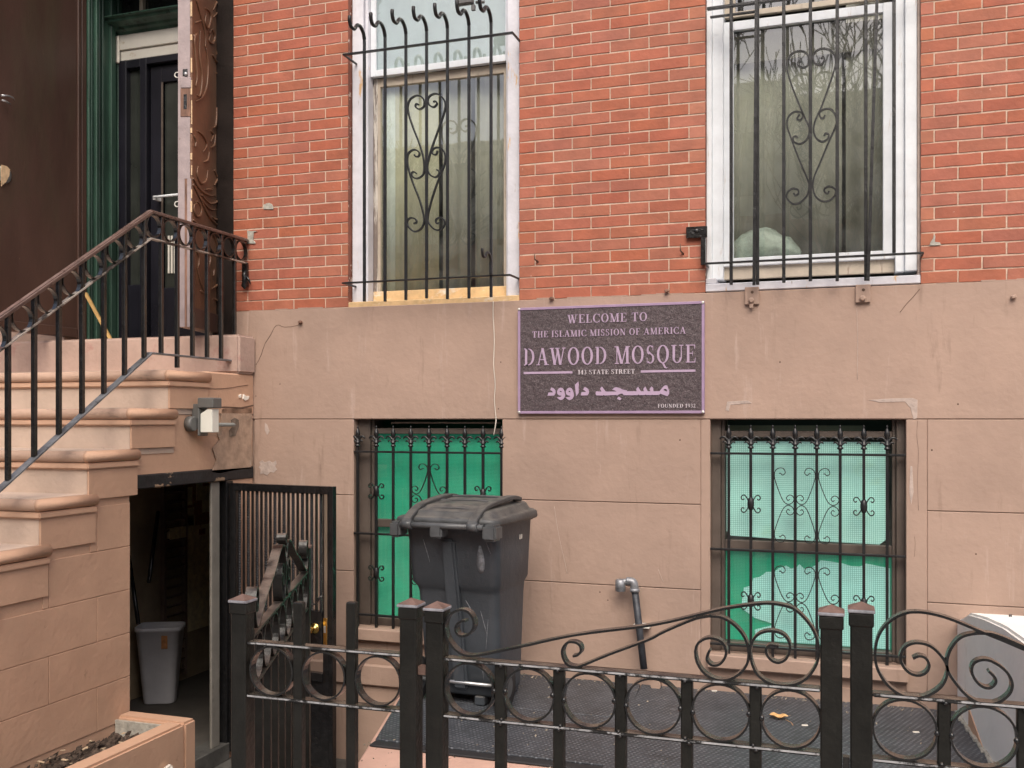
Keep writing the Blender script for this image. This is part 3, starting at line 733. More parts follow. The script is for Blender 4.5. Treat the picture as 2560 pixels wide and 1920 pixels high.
# --- basement windows
def basement(h, fl, fr, ft, meet, lab):
    q = MB()   # dark recess lining
    q.box(h[0] - .001, h[1] + .001, .21, .33, h[3] - .001, h[3] + .02)
    w = q.build('basement_window', M['brown_frame'], house, label=lab)
    y0 = .065
    q = MB(); q.box(h[0] + .0005, fl - .02, y0 - .02, .2, h[2], h[3] - .0005); q.box(fl - .02, fl, y0, .2, h[2], h[3] - .0005)
    q.box(fr, fr + .02, y0, .2, h[2], h[3] - .0005); q.box(fr + .02, h[1] - .0005, y0 - .02, .2, h[2], h[3] - .0005)
    q.box(fl, fr, y0 - .01, .2, ft, ft + .035); q.box(fl, fr, y0 - .01, .2, h[2], h[2] + .05)
    q.build('frame', M['brown_frame'], w, bevel=.003)
    q = MB(); q.box(fl, fr, y0 + .005, .19, meet - .03, meet + .018); q.build('meeting_rail', M['brown_frame'], w, bevel=.003)
    MB().box(fl, fr, y0 + .016, y0 + .019, meet + .018, ft).build('pane', M['glass_low'], w)
    MB().box(fl, fr, y0 + .022, y0 + .025, h[2] + .05, meet - .03).build('pane', M['glass_low'], w)
    return w
m1 = wz(1050, 1309, .065)
bw1 = basement(L1, wx(936, .065), L1[1] - .004, wz(1050, 1085, .065), m1, 'basement window backed with plain green sheeting behind the bin')
x0, x1 = wx(942, .11), L1[1] - .002
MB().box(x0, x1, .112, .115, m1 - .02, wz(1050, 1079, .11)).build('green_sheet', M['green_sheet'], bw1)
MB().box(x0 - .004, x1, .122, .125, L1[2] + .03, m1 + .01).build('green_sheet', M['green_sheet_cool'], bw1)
m2 = wz(2000, 1365, .065)
fl, fr = wx(1812, .065), wx(2230, .065)
bw2 = basement(L2, fl, fr, wz(2000, 1094, .065), m2, 'basement window with mint sheeting above and torn pale sheeting below')
z0_, z1_ = wz(2000, 1348, .1), wz(2000, 1104, .1)
q = MB(); ol = [(fl + .006, z0_ + .03), (fl + .03, z0_ + .006), (fl + .4, z0_ - .006), (fr - .06, z0_ - .012), (fr - .02, z0_ + .02), (fr - .015, z1_), (fl + .006, z1_)]
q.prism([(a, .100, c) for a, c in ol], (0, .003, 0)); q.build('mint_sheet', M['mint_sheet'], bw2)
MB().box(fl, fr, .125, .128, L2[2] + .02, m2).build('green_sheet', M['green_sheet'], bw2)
# torn pale sheet in the lower sash, outline followed along its ragged top
tp = S([(470, 580), (520, 520), (560, 560), (600, 250), (640, 215), (700, 175), (745, 185), (800, 150), (860, 130), (905, 155), (960, 145), (985, 115),
        (1030, 160), (1100, 150), (1145, 120), (1190, 80), (1280, 90), (1400, 110), (1480, 135), (1560, 140), (1620, 110), (1720, 130), (1795, 155)], 1740, 1380, 3.814)
tp = [at_y(px, py, .118) for px, py in S([(468, 560), (430, 540), (455, 340), (530, 320), (545, 250), (600, 240), (640, 215), (670, 190), (745, 190), (790, 155), (860, 130), (905, 158), (960, 145), (985, 115),
        (1030, 160), (1100, 150), (1145, 120), (1190, 80), (1280, 90), (1400, 110), (1480, 135), (1560, 140), (1620, 110), (1720, 130), (1812, 155)], 1740, 1380, 3.814)]
e = fr - .008
tp[-1].x = e
low = [Vector((e, .118, L2[2] + .055)), Vector((fl + .16, .118, L2[2] + .055)), at_y(*S([(560, 740)], 1740, 1380, 3.814)[0], .118),
       at_y(*S([(760, 690)], 1740, 1380, 3.814)[0], .118), at_y(*S([(560, 630)], 1740, 1380, 3.814)[0], .118)]
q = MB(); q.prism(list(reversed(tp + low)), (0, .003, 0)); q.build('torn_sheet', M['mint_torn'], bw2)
q = MB(); z = wz(2000, 1077, .3)
q.box(L2[0] + .05, L2[0] + .8, .30, .33, z - .03, z + .03); q.build('blind_box', M['curtain'], bw2)
q = MB(); q.box(L1[0] + .2, L1[1] - .05, .10, .112, wz(1080, 1059, .1), wz(1080, 1057.5, .1) + .006); q.build('wire_rail', M['filler'], bw1)
# rooms behind the glass
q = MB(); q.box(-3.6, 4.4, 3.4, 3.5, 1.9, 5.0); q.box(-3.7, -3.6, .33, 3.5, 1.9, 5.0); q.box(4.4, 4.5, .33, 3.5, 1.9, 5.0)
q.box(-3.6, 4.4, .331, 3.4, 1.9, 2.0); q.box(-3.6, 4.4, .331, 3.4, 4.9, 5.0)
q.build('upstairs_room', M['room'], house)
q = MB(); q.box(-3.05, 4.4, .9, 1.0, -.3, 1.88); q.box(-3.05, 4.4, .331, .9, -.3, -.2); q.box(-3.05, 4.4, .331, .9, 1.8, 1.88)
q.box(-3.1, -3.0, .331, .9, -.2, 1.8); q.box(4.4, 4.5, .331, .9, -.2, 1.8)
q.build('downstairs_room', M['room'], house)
q = MB(); q.box(XL, XR, 8, 8.3, -.8, ZTOP); q.box(XL, XL + .2, .35, 8, -.8, ZTOP); q.box(XR - .02, XR, .35, 8, -.8, ZTOP); q.box(XL, XR, 0, 8.3, ZTOP + .001, ZTOP + .2)
q.build('outer_wall', M['stucco'], house)

# ------------------------------------------------------------------ main doorway
jw = MB(); jw.box(-3.905, X_DOOR1 - .001, .03, .60, 2.0, 4.7)
jw.build('door_jamb', M['jamb_dark'], house, label='dark brown right jamb of the main doorway', bevel=.004)
# green panelled reveal on the left
q = MB(); q.box(X_DOOR0 - .10, X_DOOR0 - .002, .145, .62, 2.0, 4.7)
gl = q.build('green_reveal', M['green_paint'], house)
q = MB()
for (ya, yb, d) in ((.150, .170, .022), (.185, .197, .014), (.215, .243, .03), (.262, .275, .014), (.300, .325, .010), (.375, .425, .020), (.455, .49, .012)):
    q.box(X_DOOR0 - .004, X_DOOR0 + d, ya, yb, 2.02, 4.7)
q.build('moulding', M['green_paint'], gl, bevel=.004)
YD = .49
# cornice over the door
ycn = lambda px: at_x(px, 60, X_DOOR0).y
q = MB()
zc0 = wz(305, 93, YD); zc1 = at_x(262, 43, X_DOOR0).z
kc = (zc1 - zc0) / .20
steps = [(YD - a_, zc0 + b_ * kc) for a_, b_ in ((0, 0), (.03, .0), (.045, .035), (.075, .055), (.085, .085), (.125, .115), (.145, .125), (.150, .165), (.175, .175), (.178, .20), (0, .21))]
q.prism([(X_DOOR0, y, z) for y, z in steps], (X_DOOR1 - X_DOOR0 - .2, 0, 0))
q.build('door_cornice', M['green_paint'], house, bevel=.003)
q = MB(); q.box(X_DOOR0, -3.9, YD + .03, YD + .05, zc1 + .001, 4.7); q.build('transom_light', M['dark_glass'], house)
q = MB(); q.box(X_DOOR0 + .17, X_DOOR0 + .20, YD, YD + .03, zc1 + .01, 4.7); q.build('transom_bar', M['cream_sash'], house)
zt1 = wz(320, 154, YD)
q = MB(); q.box(X_DOOR0 + .005, -3.9, YD - .035, YD + .05, zt1 + .075, zc0 - .001); q.box(X_DOOR0 + .005, -3.9, YD - .02, YD + .05, zt1, zt1 + .074); q.build('white_head_board', M['white_flat'], house, bevel=.004)
q = MB(); q.box(X_DOOR0 - .001, X_DOOR0 + .030, YD - .05, YD - .036, zt1 - .02, zc0 - .004); q.build('broken_block', M['chip_white'], house, bevel=.006)
# blue-black inner door and its sidelight
q = MB()
def bx(pa, pb, ya, yb, z0, z1): q.box(wx(pa, YD), wx(pb, YD), ya, yb, z0, z1)
zd0 = 2.0
q.box(X_DOOR0 + .0, wx(322, YD), YD - .03, YD + .05, zd0, zt1 - .001)
q.box(wx(356, YD), wx(372, YD), YD - .03, YD + .05, zd0, zt1 - .001)
q.box(wx(322, YD), wx(356, YD), YD - .025, YD + .05, zt1 - .06, zt1 - .001)
q.box(wx(372, YD), -3.9, YD - .03, YD + .05, zt1 - .05, zt1 - .001)
q.box(wx(322, YD), wx(356, YD), YD - .01, YD + .05, zd0, zd0 + .45)
frm = q.build('door_frame', M['navy'], house, bevel=.004)
q = MB()
q.box(wx(374, YD), wx(402, YD), YD + .01, YD + .06, zd0 + .01, zt1 - .055); q.box(wx(402, YD), -3.9, YD + .012, YD + .06, zt1 - .18, zt1 - .055)
q.box(wx(402, YD), -3.9, YD + .012, YD + .06, zd0 + .01, zd0 + .42)
dr = q.build('front_door', M['navy'], house, bevel=.004)
MB().box(wx(402, YD), wx(406, YD), YD + .004, YD + .012, zd0 + .42, zt1 - .18).build('glazing_bead', M['brown_frame'], dr)
MB().box(wx(406, YD), -3.905, YD + .03, YD + .035, zd0 + .42, zt1 - .18).build('pane', M['dark_glass'], dr)
MB().box(wx(322, YD), wx(356, YD), YD + .02, YD + .025, zd0 + .45, zt1 - .06).build('sidelight_pane', M['dark_glass'], frm)
q = MB()
for px in (417, 424.5, 432, 439.5): q.box(wx(px, YD) - .007, wx(px, YD) + .007, YD + .02, YD + .028, wz(px, 682, YD), wz(px, 588, YD))
q.build('blind_slats', M['white_flat'], dr)
q = MB(); q.tube([at_y(384, 493, YD - .06), at_y(452, 486, YD - .06)], .010, 8); q.box(wx(385, YD - .06) - .01, wx(385, YD - .06) + .012, YD - .06, YD + .01, wz(385, 499, YD - .06), wz(385, 489, YD - .06))
q.build('push_bar', M['white'], dr)
q = MB(); q.box(X_DOOR0, -3.9, YD - .04, YD + .06, 1.96, 2.0); q.build('threshold', M['steel'], house)
q = MB(); q.box(X_DOOR0 - .3, X_DOOR1 + .3, YD + .30, YD + .33, 1.9, 4.8); q.build('hallway_wall', M['dark_wall'], house)
q = MB(); q.box(-5.2, -3.6, .0, .8, 4.7, 4.75); q.box(-5.0, -3.7, .0, .45, 1.9, 1.999); q.build('doorway_soffit', M['green_paint'], house)

# right leaf, carved, folded out on to the landing
hg = Vector((-3.905, .15, 0)); dv = Vector((.273, -.963, 0)).normalized(); nv = Vector((dv.y, -dv.x, 0)) * -1   # nv points right/outward (+x side)
if nv.x < 0: nv = -nv
LL = .551; ZB = 2.035; ZTL = 4.6
q = MB()
def leafbox(q, s0, s1, d0, d1, z0, z1):
    c = hg + dv * ((s0 + s1) / 2) + nv * ((d0 + d1) / 2) + Vector((0, 0, (z0 + z1) / 2))
    return q.obox(c, dv, nv, (0, 0, 1), (s1 - s0) / 2, (d1 - d0) / 2, (z1 - z0) / 2)
leafbox(q, 0, LL, -.088, 0, ZB, ZTL)
leaf = q.build('carved_door', M['carved'], house, label='brown carved outer door standing open against the brick wall', bevel=.004)
# splintered free edge: lilac grey paint, bare margin, lock recess
q = MB(); leafbox(q, LL + .0005, LL + .004, -.086, -.012, ZB + .9, ZTL); leafbox(q, LL + .0005, LL + .004, -.086, -.045, ZB, ZB + .9); leafbox(q, LL + .0005, LL + .0035, -.030, -.005, ZB, ZB + .9)
q.build('edge_paint', M['door_edge'], leaf)
q = MB(); leafbox(q, LL + .0005, LL + .0025, -.045, -.030, ZB, ZB + .9); q.build('splintered_edge', M['rot'], leaf)
q = MB(); rng = random.Random(5); z = ZB + .1
while z < ZTL:
    hh = rng.uniform(.02, .09)
    leafbox(q, LL - .002, LL + .0050, -.004 - rng.uniform(0, .006) ** 1, .0008, z, z + hh)
    z += hh + rng.uniform(0, .16)
q.build('bare_margin', M['peel'], leaf)
def on_leaf_edge(py): # height on the free edge for an image row
    p = hg + dv * LL; t = (p - EYE).dot(Vector((-SN, CS, 0))); return H + (1048 - py) / F * t
zl0, zl1 = on_leaf_edge(292), on_leaf_edge(222)
q = MB(); leafbox(q, LL + .001, LL + .008, -.070, -.008, zl0, zl1); q.build('lock_plate', M['rot'], leaf, bevel=.002)
q = MB(); leafbox(q, LL + .004, LL + .0095, -.050, -.030, zl0 + .045, zl1 - .035); q.build('lock_slot', M['black'], leaf)
q = MB(); leafbox(q, LL + .001, LL + .010, -.070, -.004, zl1 + .002, zl1 + .068); q.build('edge_block', M['door_edge'], leaf, bevel=.004)
q = MB(); leafbox(q, LL + .001, LL + .006, -.058, -.026, zl1 + .075, zl1 + .12); q.build('bolt_recess', M['black'], leaf, bevel=.006)
q = MB(); q.lathe(hg + dv * (LL + .003) - nv * .036 + Vector((0, 0, zl1 + .088)), [(.010, 0), (.012, .01), (.004, .014)], 10, dv); q.build('bolt', M['steel'], leaf)
for pyy in (187, 510):
    q = MB(); c0 = hg + dv * LL - nv * .092 + Vector((0, 0, on_leaf_edge(pyy)))
    q.tube([c0 + nv * (math.cos(a) * .016) + Vector((0, 0, math.sin(a) * .016)) for a in [k * PI / 6 for k in range(13)]], .004, 6)
    q.build('ring_hook', M['white_flat'], leaf)
# stiles and carved relief on the broad face
q = MB(); leafbox(q, .0, .11, .0005, .012, ZB, ZTL); leafbox(q, .11, .125, .0005, .018, ZB + .12, ZTL)
leafbox(q, .125, LL, .0005, .010, ZB, ZB + .12)
q.build('stile', M['brown_door'], leaf, bevel=.003)
def leaf_pt(s, z, d=.004): return hg + dv * s + nv * d + Vector((0, 0, z))
def on_leaf(px, py):   # sight line meets the carved face
    r = ray(px, py); n = nv; t = (hg - EYE).dot(n) / r.dot(n); p = EYE + r * t
    return (p - hg).dot(dv), p.z
def spir(cs, cz, r0, turns, a0, sx=1.0, n=26, dr=0.8):
    return [(cs + sx * r0 * (1 - dr * k / n) * math.cos(a0 + turns * 2 * PI * k / n), cz + r0 * (1 - dr * k / n) * math.sin(a0 + turns * 2 * PI * k / n)) for k in range(n + 1)]
K = 869 / 220.0
carv = []
for off, curves in ((0, [
        [(410, 340), (425, 560), (440, 760), (425, 850)], [(470, 300), (465, 560), (490, 760), (470, 940), (440, 935)],
        [(440, 330), (415, 380), (420, 500)], [(530, 480), (548, 640), (535, 850), (490, 960), (430, 1000)],
        [(430, 0), (470, 130), (520, 330), (520, 470)], [(420, 225), (480, 205)],
        [(520, 80), (560, 110), (575, 180), (550, 280), (520, 220), (530, 140)], [(600, 170), (660, 90), (640, 20), (600, 100)],
        [(640, 290), (700, 210), (725, 60), (720, 0)], [(650, 380), (720, 320), (755, 160), (765, 0)], [(560, 330), (590, 290), (615, 360), (595, 430), (560, 400), (575, 340)],
        [(590, 540), (640, 620), (705, 690)], [(650, 375), (640, 560), (710, 605), (705, 800), (703, 1180)],
        [(630, 720), (670, 760), (665, 850), (640, 820)], [(685, 920), (690, 1180), (690, 1520)],
        [(440, 1290), (500, 1340), (535, 1430), (500, 1500)], [(410, 1340), (430, 1400), (420, 1450)], [(570, 1290), (600, 1330), (575, 1400)],
        [(620, 1330), (610, 1430), (575, 1455)], [(560, 1500), (545, 1580), (500, 1600)], [(640, 1460), (680, 1560), (650, 1620)], [(635, 1060), (625, 1230), (600, 1260)]]),
    (400 * K, [
        [(450, 60), (440, 140), (480, 230), (530, 200), (545, 100)], [(610, 100), (640, 180), (610, 250)], [(660, 80), (650, 210)], [(525, 290), (590, 293)],
        [(400, 180), (470, 290), (560, 350), (620, 345)], [(480, 340), (570, 430), (650, 400), (690, 320), (688, 160)],
        [(400, 240), (480, 400), (560, 560), (640, 640), (690, 635)], [(470, 370), (560, 480), (630, 490)], [(590, 560), (620, 585), (680, 575), (685, 390)],
        [(430, 410), (470, 440), (480, 520), (450, 560), (415, 520), (410, 450), (440, 430)], [(400, 590), (500, 680), (600, 720), (640, 800)],
        [(520, 670), (600, 740), (640, 860), (640, 960)], [(440, 1060), (470, 1190), (520, 1320)], [(580, 1275), (640, 1230), (660, 1130)], [(600, 1370), (640, 1385), (660, 1370)], [(610, 1080), (600, 1150)],
        [(420, 860), (460, 960), (450, 1060)], [(540, 860), (570, 940), (560, 1040), (520, 1120)], [(470, 1290), (520, 1330)]])):
    for cpt in curves: carv.append([(380 + x / K, (y + off) / K) for x, y in cpt])
for cv in carv:
    pts = [leaf_pt(*on_leaf(px, py)) for px, py in cv]
    pts = [p for p in cr(pts, 5)]
    n = len(pts); q = MB()
    q.tube(pts, [.0025 + .0055 * math.sin(PI * min(.9, max(.1, i / max(1, n - 1)))) for i in range(n)], 6)
    q.build('carved_scroll', M['carved'], leaf)
# left leaf: plain dark brown, seen almost flat on
q = MB(); q.box(X_LEAF + .0005, X_DOOR0 - .001, -1.05, .1445, 2.035, 4.7)
ll = q.build('plain_door', M['brown_door'], house, label='plain dark brown outer door leaf on the left, scratched and missing its lock', bevel=.004)
q = MB(); q.box(X_DOOR0 - .002, X_DOOR0 + .012, .06, .085, 2.03, 4.7); q.box(X_DOOR0 - .002, X_DOOR0 + .008, .10, .144, 2.03, 4.7); q.box(X_DOOR0 - .002, X_DOOR0 + .010, -1.0, .055, 2.04, 2.10)
q.build('beading', M['brown_door'], ll, bevel=.003)
q = MB()
p = at_x(10, 436, X_DOOR0)
q.lathe(p + Vector((0.001, 0, 0)), [(.055, 0), (.055, .004), (.04, .006)], 18, (1, 0, 0)); q.build('lock_hole_rim', M['steel'], ll)
q = MB(); pl = [at_x(px, py, X_DOOR0) + Vector((.008, 0, 0)) for px, py in ((0, 412), (14, 416), (22, 424), (20, 440), (12, 455), (0, 466))]
q.prism(pl, (.003, 0, 0)); q.build('bare_patch', M['peel'], ll)
q = MB(); q.tube([at_x(px, py, X_DOOR0) + Vector((.03, 0, 0)) for px, py in ((-6, 240), (12, 241), (24, 246), (28, 252))], [.007, .006, .004, .002], 6)
q.tube([at_x(px, py, X_DOOR0) + Vector((.035, 0, 0)) for px, py in ((-6, 252), (6, 256), (16, 262))], [.006, .006, .003], 6); q.build('lever_handle', M['steel'], ll)
# stake leaning in the doorway
q = MB(); q.tube([at_x(214, 733, -4.93), at_x(250, 846, -4.75) + Vector((0, .12, -.02))], .014, 4)
tag(q.build('wooden_stake', M['stake'], None), 'thin yellow wooden stake leaning beside the green doorway reveal', 'stake')
# ================================================================== STOOP
XS = -3.566
stoop = thing('stoop', (XS - 1, -1.5, -.03), 'brown painted stone stoop climbing to the main doorway', 'stoop')
YN = lambda i: -.882 - .3105 * i
ZN = lambda i: 1.748 - .216 * i
XLs = -5.75
for i in range(0, 9):
    y, z = YN(i), ZN(i)
    ye = y + .392
    # tread slab with a rounded nosing that returns along the side
    prof = []
    r = .030
    rings = []
    q = MB()
    def ring(xo, yo, zz): return [(XLs, ye - .0, zz), (XLs, y + yo, zz), (XS - .0005, y + yo, zz), (XS - .0005, ye, zz)]
    def ring2(xo, yo, zz): return [(XS, ye, zz), (XS, y + yo, zz), (XS + .032 - xo, y + yo, zz), (XS + .032 - xo, ye, zz)]
    pr = [(r, 0)] + [(r - r * math.sin(a), r - r * math.cos(a)) for a in [k * PI / 8 for k in range(0, 9)]]
    levels = [(max(0, r - r * math.sin(k * PI / 8)), z - r + r * math.cos(k * PI / 8)) for k in range(0, 9)]
    rings = [ring(o, o, zz) for o, zz in levels]
    q.loft(rings, smooth=True)
    st = q.build('step', M['nosing'], stoop)
    MB().loft([ring2(o, o, zz) for o, zz in levels], smooth=True).build('nosing_return', M['stoop'], st)
    q = MB(); q.box(XLs, XS + .022, y + .012, ye - .001, z - .092, z - 2 * r - .001); q.build('step_moulding', M['stoop'], st, bevel=.006, seg=2)
    q = MB(); q.box(XLs, XS - .001, y + .030, ye, z - .216 - .03, z - .0925)
    q.build('riser', M['riser'], st)
    q = MB(); q.box(XS - .0005, XS + .010, y + .031, ye - .002, z - .216 + .002 - (.03 if i > 1 else 0), z - .0925); q.build('step_cheek', M['stoop'], st, bevel=.002)
    q = MB(); q.box(XLs, XS - .006, y + .02, ye + .02, z - .002, z + .0015); q.build('worn_tread', M['riser'], st)
# landing and sill step
q = MB(); q.box(XLs, XS + .004, -.49, -.0105, 1.50, 1.757); q.build('landing', M['stoop'], stoop, bevel=.01)
q = MB(); q.box(XLs, -3.548, -.195, -.011, 1.758, 2.0); q.build('sill_step', M['sill_pink'], stoop, bevel=.014, seg=3)
# side wall: backing plus coursed blocks
q = MB()
ytop = lambda i: (YN(i) + .031)
OY0, OY1, OZ = -1.161, -.285, 1.10
for i in range(0, 9):
    y0 = YN(i) + .05; y1 = (YN(i - 1) + .05) if i else -.012
    zt = ZN(i) - .215 if i else 1.5
    if y1 <= OY0: q.box(-3.72, XS - .005, y0, y1, -.84, zt)
    elif y0 < OY0:
        q.box(-3.72, XS - .005, y0, OY0, -.84, zt); q.box(-3.72, XS - .005, OY0, y1, 1.177, zt)
    else: q.box(-3.72, XS - .005, y0, y1, 1.177, zt)
q.box(-3.600, XS - .005, OY1, -.012, -.84, 1.177)
side = q.build('side_wall', M['stoop'], stoop)
rowsz = [-.10, .123, .351, .579, .807, 1.035]
for k in range(5):
    za, zb = rowsz[k] + .002, rowsz[k + 1] - .002
    joints = [-1.402 - .642 * j + (0.321 if k % 2 else 0) for j in range(-1, 5)]
    # rows: joint at -1.402 for even rows counting from the bottom, at -1.723 for the others
    js = sorted([(-1.402 if k % 2 == 0 else -1.723) - .642 * j for j in range(-1, 5)])
    edges = [e for e in js if -3.3 < e < OY0] + [OY0]
    ylim = -3.3
    for i in range(9):
        if ZN(i) - .246 < zb: pass
    def ymin_for(z):   # furthest toward the street the wall still reaches at this height
        ok = OY0
        for i in range(9):
            if ZN(i) - .25 >= z: ok = YN(i) + .052
        return ok
    yl = ymin_for(zb)
    prev = yl
    for e in edges:
        if e <= prev + .03: continue
        MB().box(XS - .006, XS, prev + .002, e - (.0 if e == OY0 else .002), za, zb).build('stone_block', M['stoop'], side, bevel=.0015)
        prev = e
for (a, b_, zz0, zz1) in ((-.72, -.49, 1.2, 1.49), (-1.16, -.79, 1.2, 1.30)):
    pass
# beam over the basement opening
q = MB(); q.box(-3.76, XS + .004, OY0 + .002, -.012, OZ, 1.176); q.build('entry_beam', M['lintel'], stoop, bevel=.006)
# patched render near the lamp, proud by a few millimetres
q = MB(); pts = [at_x(px, py, XS) for px, py in ((553, 1023), (570, 1019), (590, 1018), (610, 1020), (628, 1019), (630, 1060), (627, 1110), (631, 1150), (626, 1172), (600, 1174), (575, 1178), (548, 1184), (528, 1180), (540, 1150), (530, 1120), (548, 1100), (542, 1085), (552, 1050))]
q.prism(pts, (.004, 0, 0)); q.build('render_patch', M['patch'], side, bevel=.001)
q = MB(); q.prism([at_x(px, py, XS) + Vector((.0005, 0, 0)) for px, py in ((540, 1017), (560, 1016), (600, 1018), (632, 1012), (632, 1015), (605, 1022), (575, 1019), (553, 1020))], (.005, 0, 0)); q.build('mortar_crack', M['crack'], side)
q = MB(); q.prism([at_x(px, py, XS + .005) for px, py in ((578, 1050), (586, 1044), (596, 1050), (597, 1066), (592, 1078), (588, 1090), (574, 1092), (572, 1076), (580, 1068))], (.003, 0, 0)); q.build('bare_patch', M['filler_dark'], side)
q = MB()
for poly in (((594, 989), (600, 985), (600, 994), (596, 995)), ((606, 985), (612, 990), (620, 990), (618, 998), (610, 1002), (604, 997))):
    q.prism([at_x(px, py, XS) for px, py in poly], (.012, 0, 0))
q.build('plaster_chips', M['chip_white'], side, bevel=.002)

# ------------------------------------------------------------------ basement entry interior
q = MB(); q.box(-4.85, -4.75, -1.25, 2.6, -.52, 1.24); q.box(-4.75, -3.0, 2.2, 2.3, -.52, 1.24); q.box(-4.75, -3.721, -1.25, -1.18, -.52, 1.24)
q.box(-4.75, -3.73, -1.18, .332, 1.19, 1.24); q.box(-4.75, -3.0, .335, 2.2, 1.19, 1.24); q.box(-3.1, -3.0, .335, 2.2, -.52, 1.19); q.box(-5.39, -4.86, .0, .33, -.9, 1.2)
basement_room = q.build('basement_passage', M['dark_wall'], house)
q = MB(); q.box(-4.75, XS + .0, -1.18, 2.2, -.56, -.5); q.build('passage_floor', M['dark_floor'], house)
q = MB(); q.box(-3.70, XS + .012, OY0, OY1, -.599, -.498); q.build('door_sill', M['entry_concrete'], house, bevel=.004)
XW = -4.745
def wall_rect(px0, py0, px1, py1, d=.01, x=XW):
    a = at_x(px0, py0, x); b2 = at_x(px1, py1, x)
    return MB().box(x, x + d, a.y, b2.y, min(a.z, b2.z), max(a.z, b2.z))
lou = thing('louvred_shutter', (XW, .6, -.5), 'dark louvred shutter standing inside the basement entry', 'shutter')
q = MB(); a = at_x(408, 1300, XW); b2 = at_x(454, 1300, XW); q.box(XW, XW + .03, a.y - .03, a.y, -.45, 1.15); q.box(XW, XW + .03, b2.y, b2.y + .03, -.45, 1.15); q.build('frame', M['louvre'], lou)
for k in range(22):
    z = -.40 + k * .07
    q = MB(); q.obox((XW + .02, (a.y + b2.y) / 2, z), (0, 1, 0), (1, 0, .6), (-.6, 0, 1), (b2.y - a.y) / 2, .02, .005); q.build('slat', M['louvre'], lou)
bd = thing('notice_board', (XW, 1.1, .3), 'cork notice board with pinned papers inside the basement entry', 'notice board')
wall_rect(455, 1205, 528, 1330, .015).build('cork_panel', M['cork'], bd)
wall_rect(455, 1318, 528, 1345, .022).build('shelf_strip', M['paper'], bd)
for (x0, y0, x1, y1) in ((461, 1218, 476, 1262), (463, 1270, 480, 1312), (486, 1208, 502, 1250), (500, 1215, 524, 1278), (458, 1290, 482, 1322)):
    wall_rect(x0, y0, x1, y1, .019).build('paper', M['paper'], bd)
wall_rect(492, 1323, 506, 1334, .026).build('red_tag', M['paper_red'], bd)
wall_rect(455, 1348, 530, 1560, .008).build('lower_wall_board', M['paper'], house, label='yellowish wall board low inside the basement passage')
tag(wall_rect(413, 1322, 455, 1342, .04).build('envelope', M['paper'], None), 'pale envelope tucked in the dark louvred shutter', 'envelope')
# chair inside: a patterned back, seat, metal legs
ch = thing('chair', (-4.2, 1.0, -.5), 'chair with a brown patterned back in the dark basement passage', 'chair')
q = MB(); q.box(-4.45, -4.05, 1.22, 1.28, -.05, .42); q.build('backrest', M['cork'], ch, bevel=.02, seg=2)
q = MB(); q.box(-4.45, -4.05, .82, 1.24, -.10, -.04); q.build('seat', M['cork'], ch, bevel=.015)
for (x, y) in ((-4.43, .85), (-4.07, .85), (-4.43, 1.25), (-4.07, 1.25)):
    MB().tube([(x, y, -.5), (x, y, -.09)], .011, 8).build('leg', M['steel'], ch)
q = MB(); q.tube([at_x(470, 1440, -4.3), at_x(478, 1552, -4.3)], .008, 6)
# two handles leaning in the corner
for i_, (pa, pb) in enumerate((((322, 1390), (346, 1560)), ((395, 1280), (372, 1455)))):
    q = MB(); q.tube([at_x(*pa, -4.6), at_x(*pb, -4.4)], .014, 8)
    tag(q.build('broom_handle', M['black'], None), ('black broom handle leaning at the left of the basement doorway' if i_ == 0 else 'black pole leaning in the middle of the dark basement passage'), 'broom handle', 'poles leaning in the basement passage')
# waste basket
bc = at_z(386, 1767, -.5)
wb_ = thing('waste_basket', (bc.x, bc.y, -.5), 'grey plastic waste basket standing inside the basement doorway', 'waste basket')
Zt = H - (1572 - 1048) / F * (bc - EYE).dot(Vector((-SN, CS, 0)))
def brr(w, d, z, r=.045):
    a = .42; ca, sa = math.cos(a), math.sin(a)
    return [Vector((bc.x - .045 + p[0] * ca - p[1] * sa, bc.y + .12 + p[0] * sa + p[1] * ca, z)) for p in rrect(-w, w, -d, d, r, z)]
q = MB(); q.loft([brr(.103, .070, -.499), brr(.106, .073, -.49), brr(.148, .108, Zt - .03), brr(.155, .114, Zt - .028), brr(.155, .114, Zt), brr(.146, .106, Zt), brr(.142, .102, Zt - .03), brr(.100, .066, -.45)])
q.build('basket_body', M['basket'], wb_)
q = MB(); p0 = at_y(418, 1610, bc.y - .03); 
c0 = Vector((bc.x + .045, bc.y + .050, Zt - .10)); 
q.obox(c0, (math.cos(.42), math.sin(.42), 0), (0, 0, 1), (math.sin(.42), -math.cos(.42), .17), .020, .045, .012); q.build('sticker', M['cork'], wb_)
# peeling white jamb, its colour darkened for the shade it stands in
q = MB(); q.box(-3.600, -3.582, -.428, -.345, -.50, 1.098); q.build('entry_jamb', M['jamb'], stoop, bevel=.005)

# ------------------------------------------------------------------ planter
pl = thing('planter', (-3.3, -1.6, -.6), 'low brown masonry planter with dry soil beside the stoop', 'planter')
ZP = -.058
q = MB(); q.box(XS + .001, -3.150, -1.26, -1.165, -.84, ZP); q.build('end_wall', M['stoop'], pl, bevel=.012, seg=2)
q = MB(); q.box(-3.255, -3.150, -3.2, -1.262, -.84, ZP + .001); q.build('front_wall', M['stoop'], pl, bevel=.012, seg=2)
q = MB(); q.box(XS + .001, -3.256, -1.275, -1.261, -.84, ZP - .02); q.build('mouldy_lining', M['cement'], pl)
q = MB(); nx, ny = 16, 80; rng = random.Random(11); vs = []; fs = []
for j in range(ny + 1):
    for i in range(nx + 1):
        vs.append((XS + .001 + (.31 * i / nx), -3.2 + 1.93 * j / ny, -.155 + rng.uniform(-.012, .016) + .012 * math.sin(j * .4 + i)))
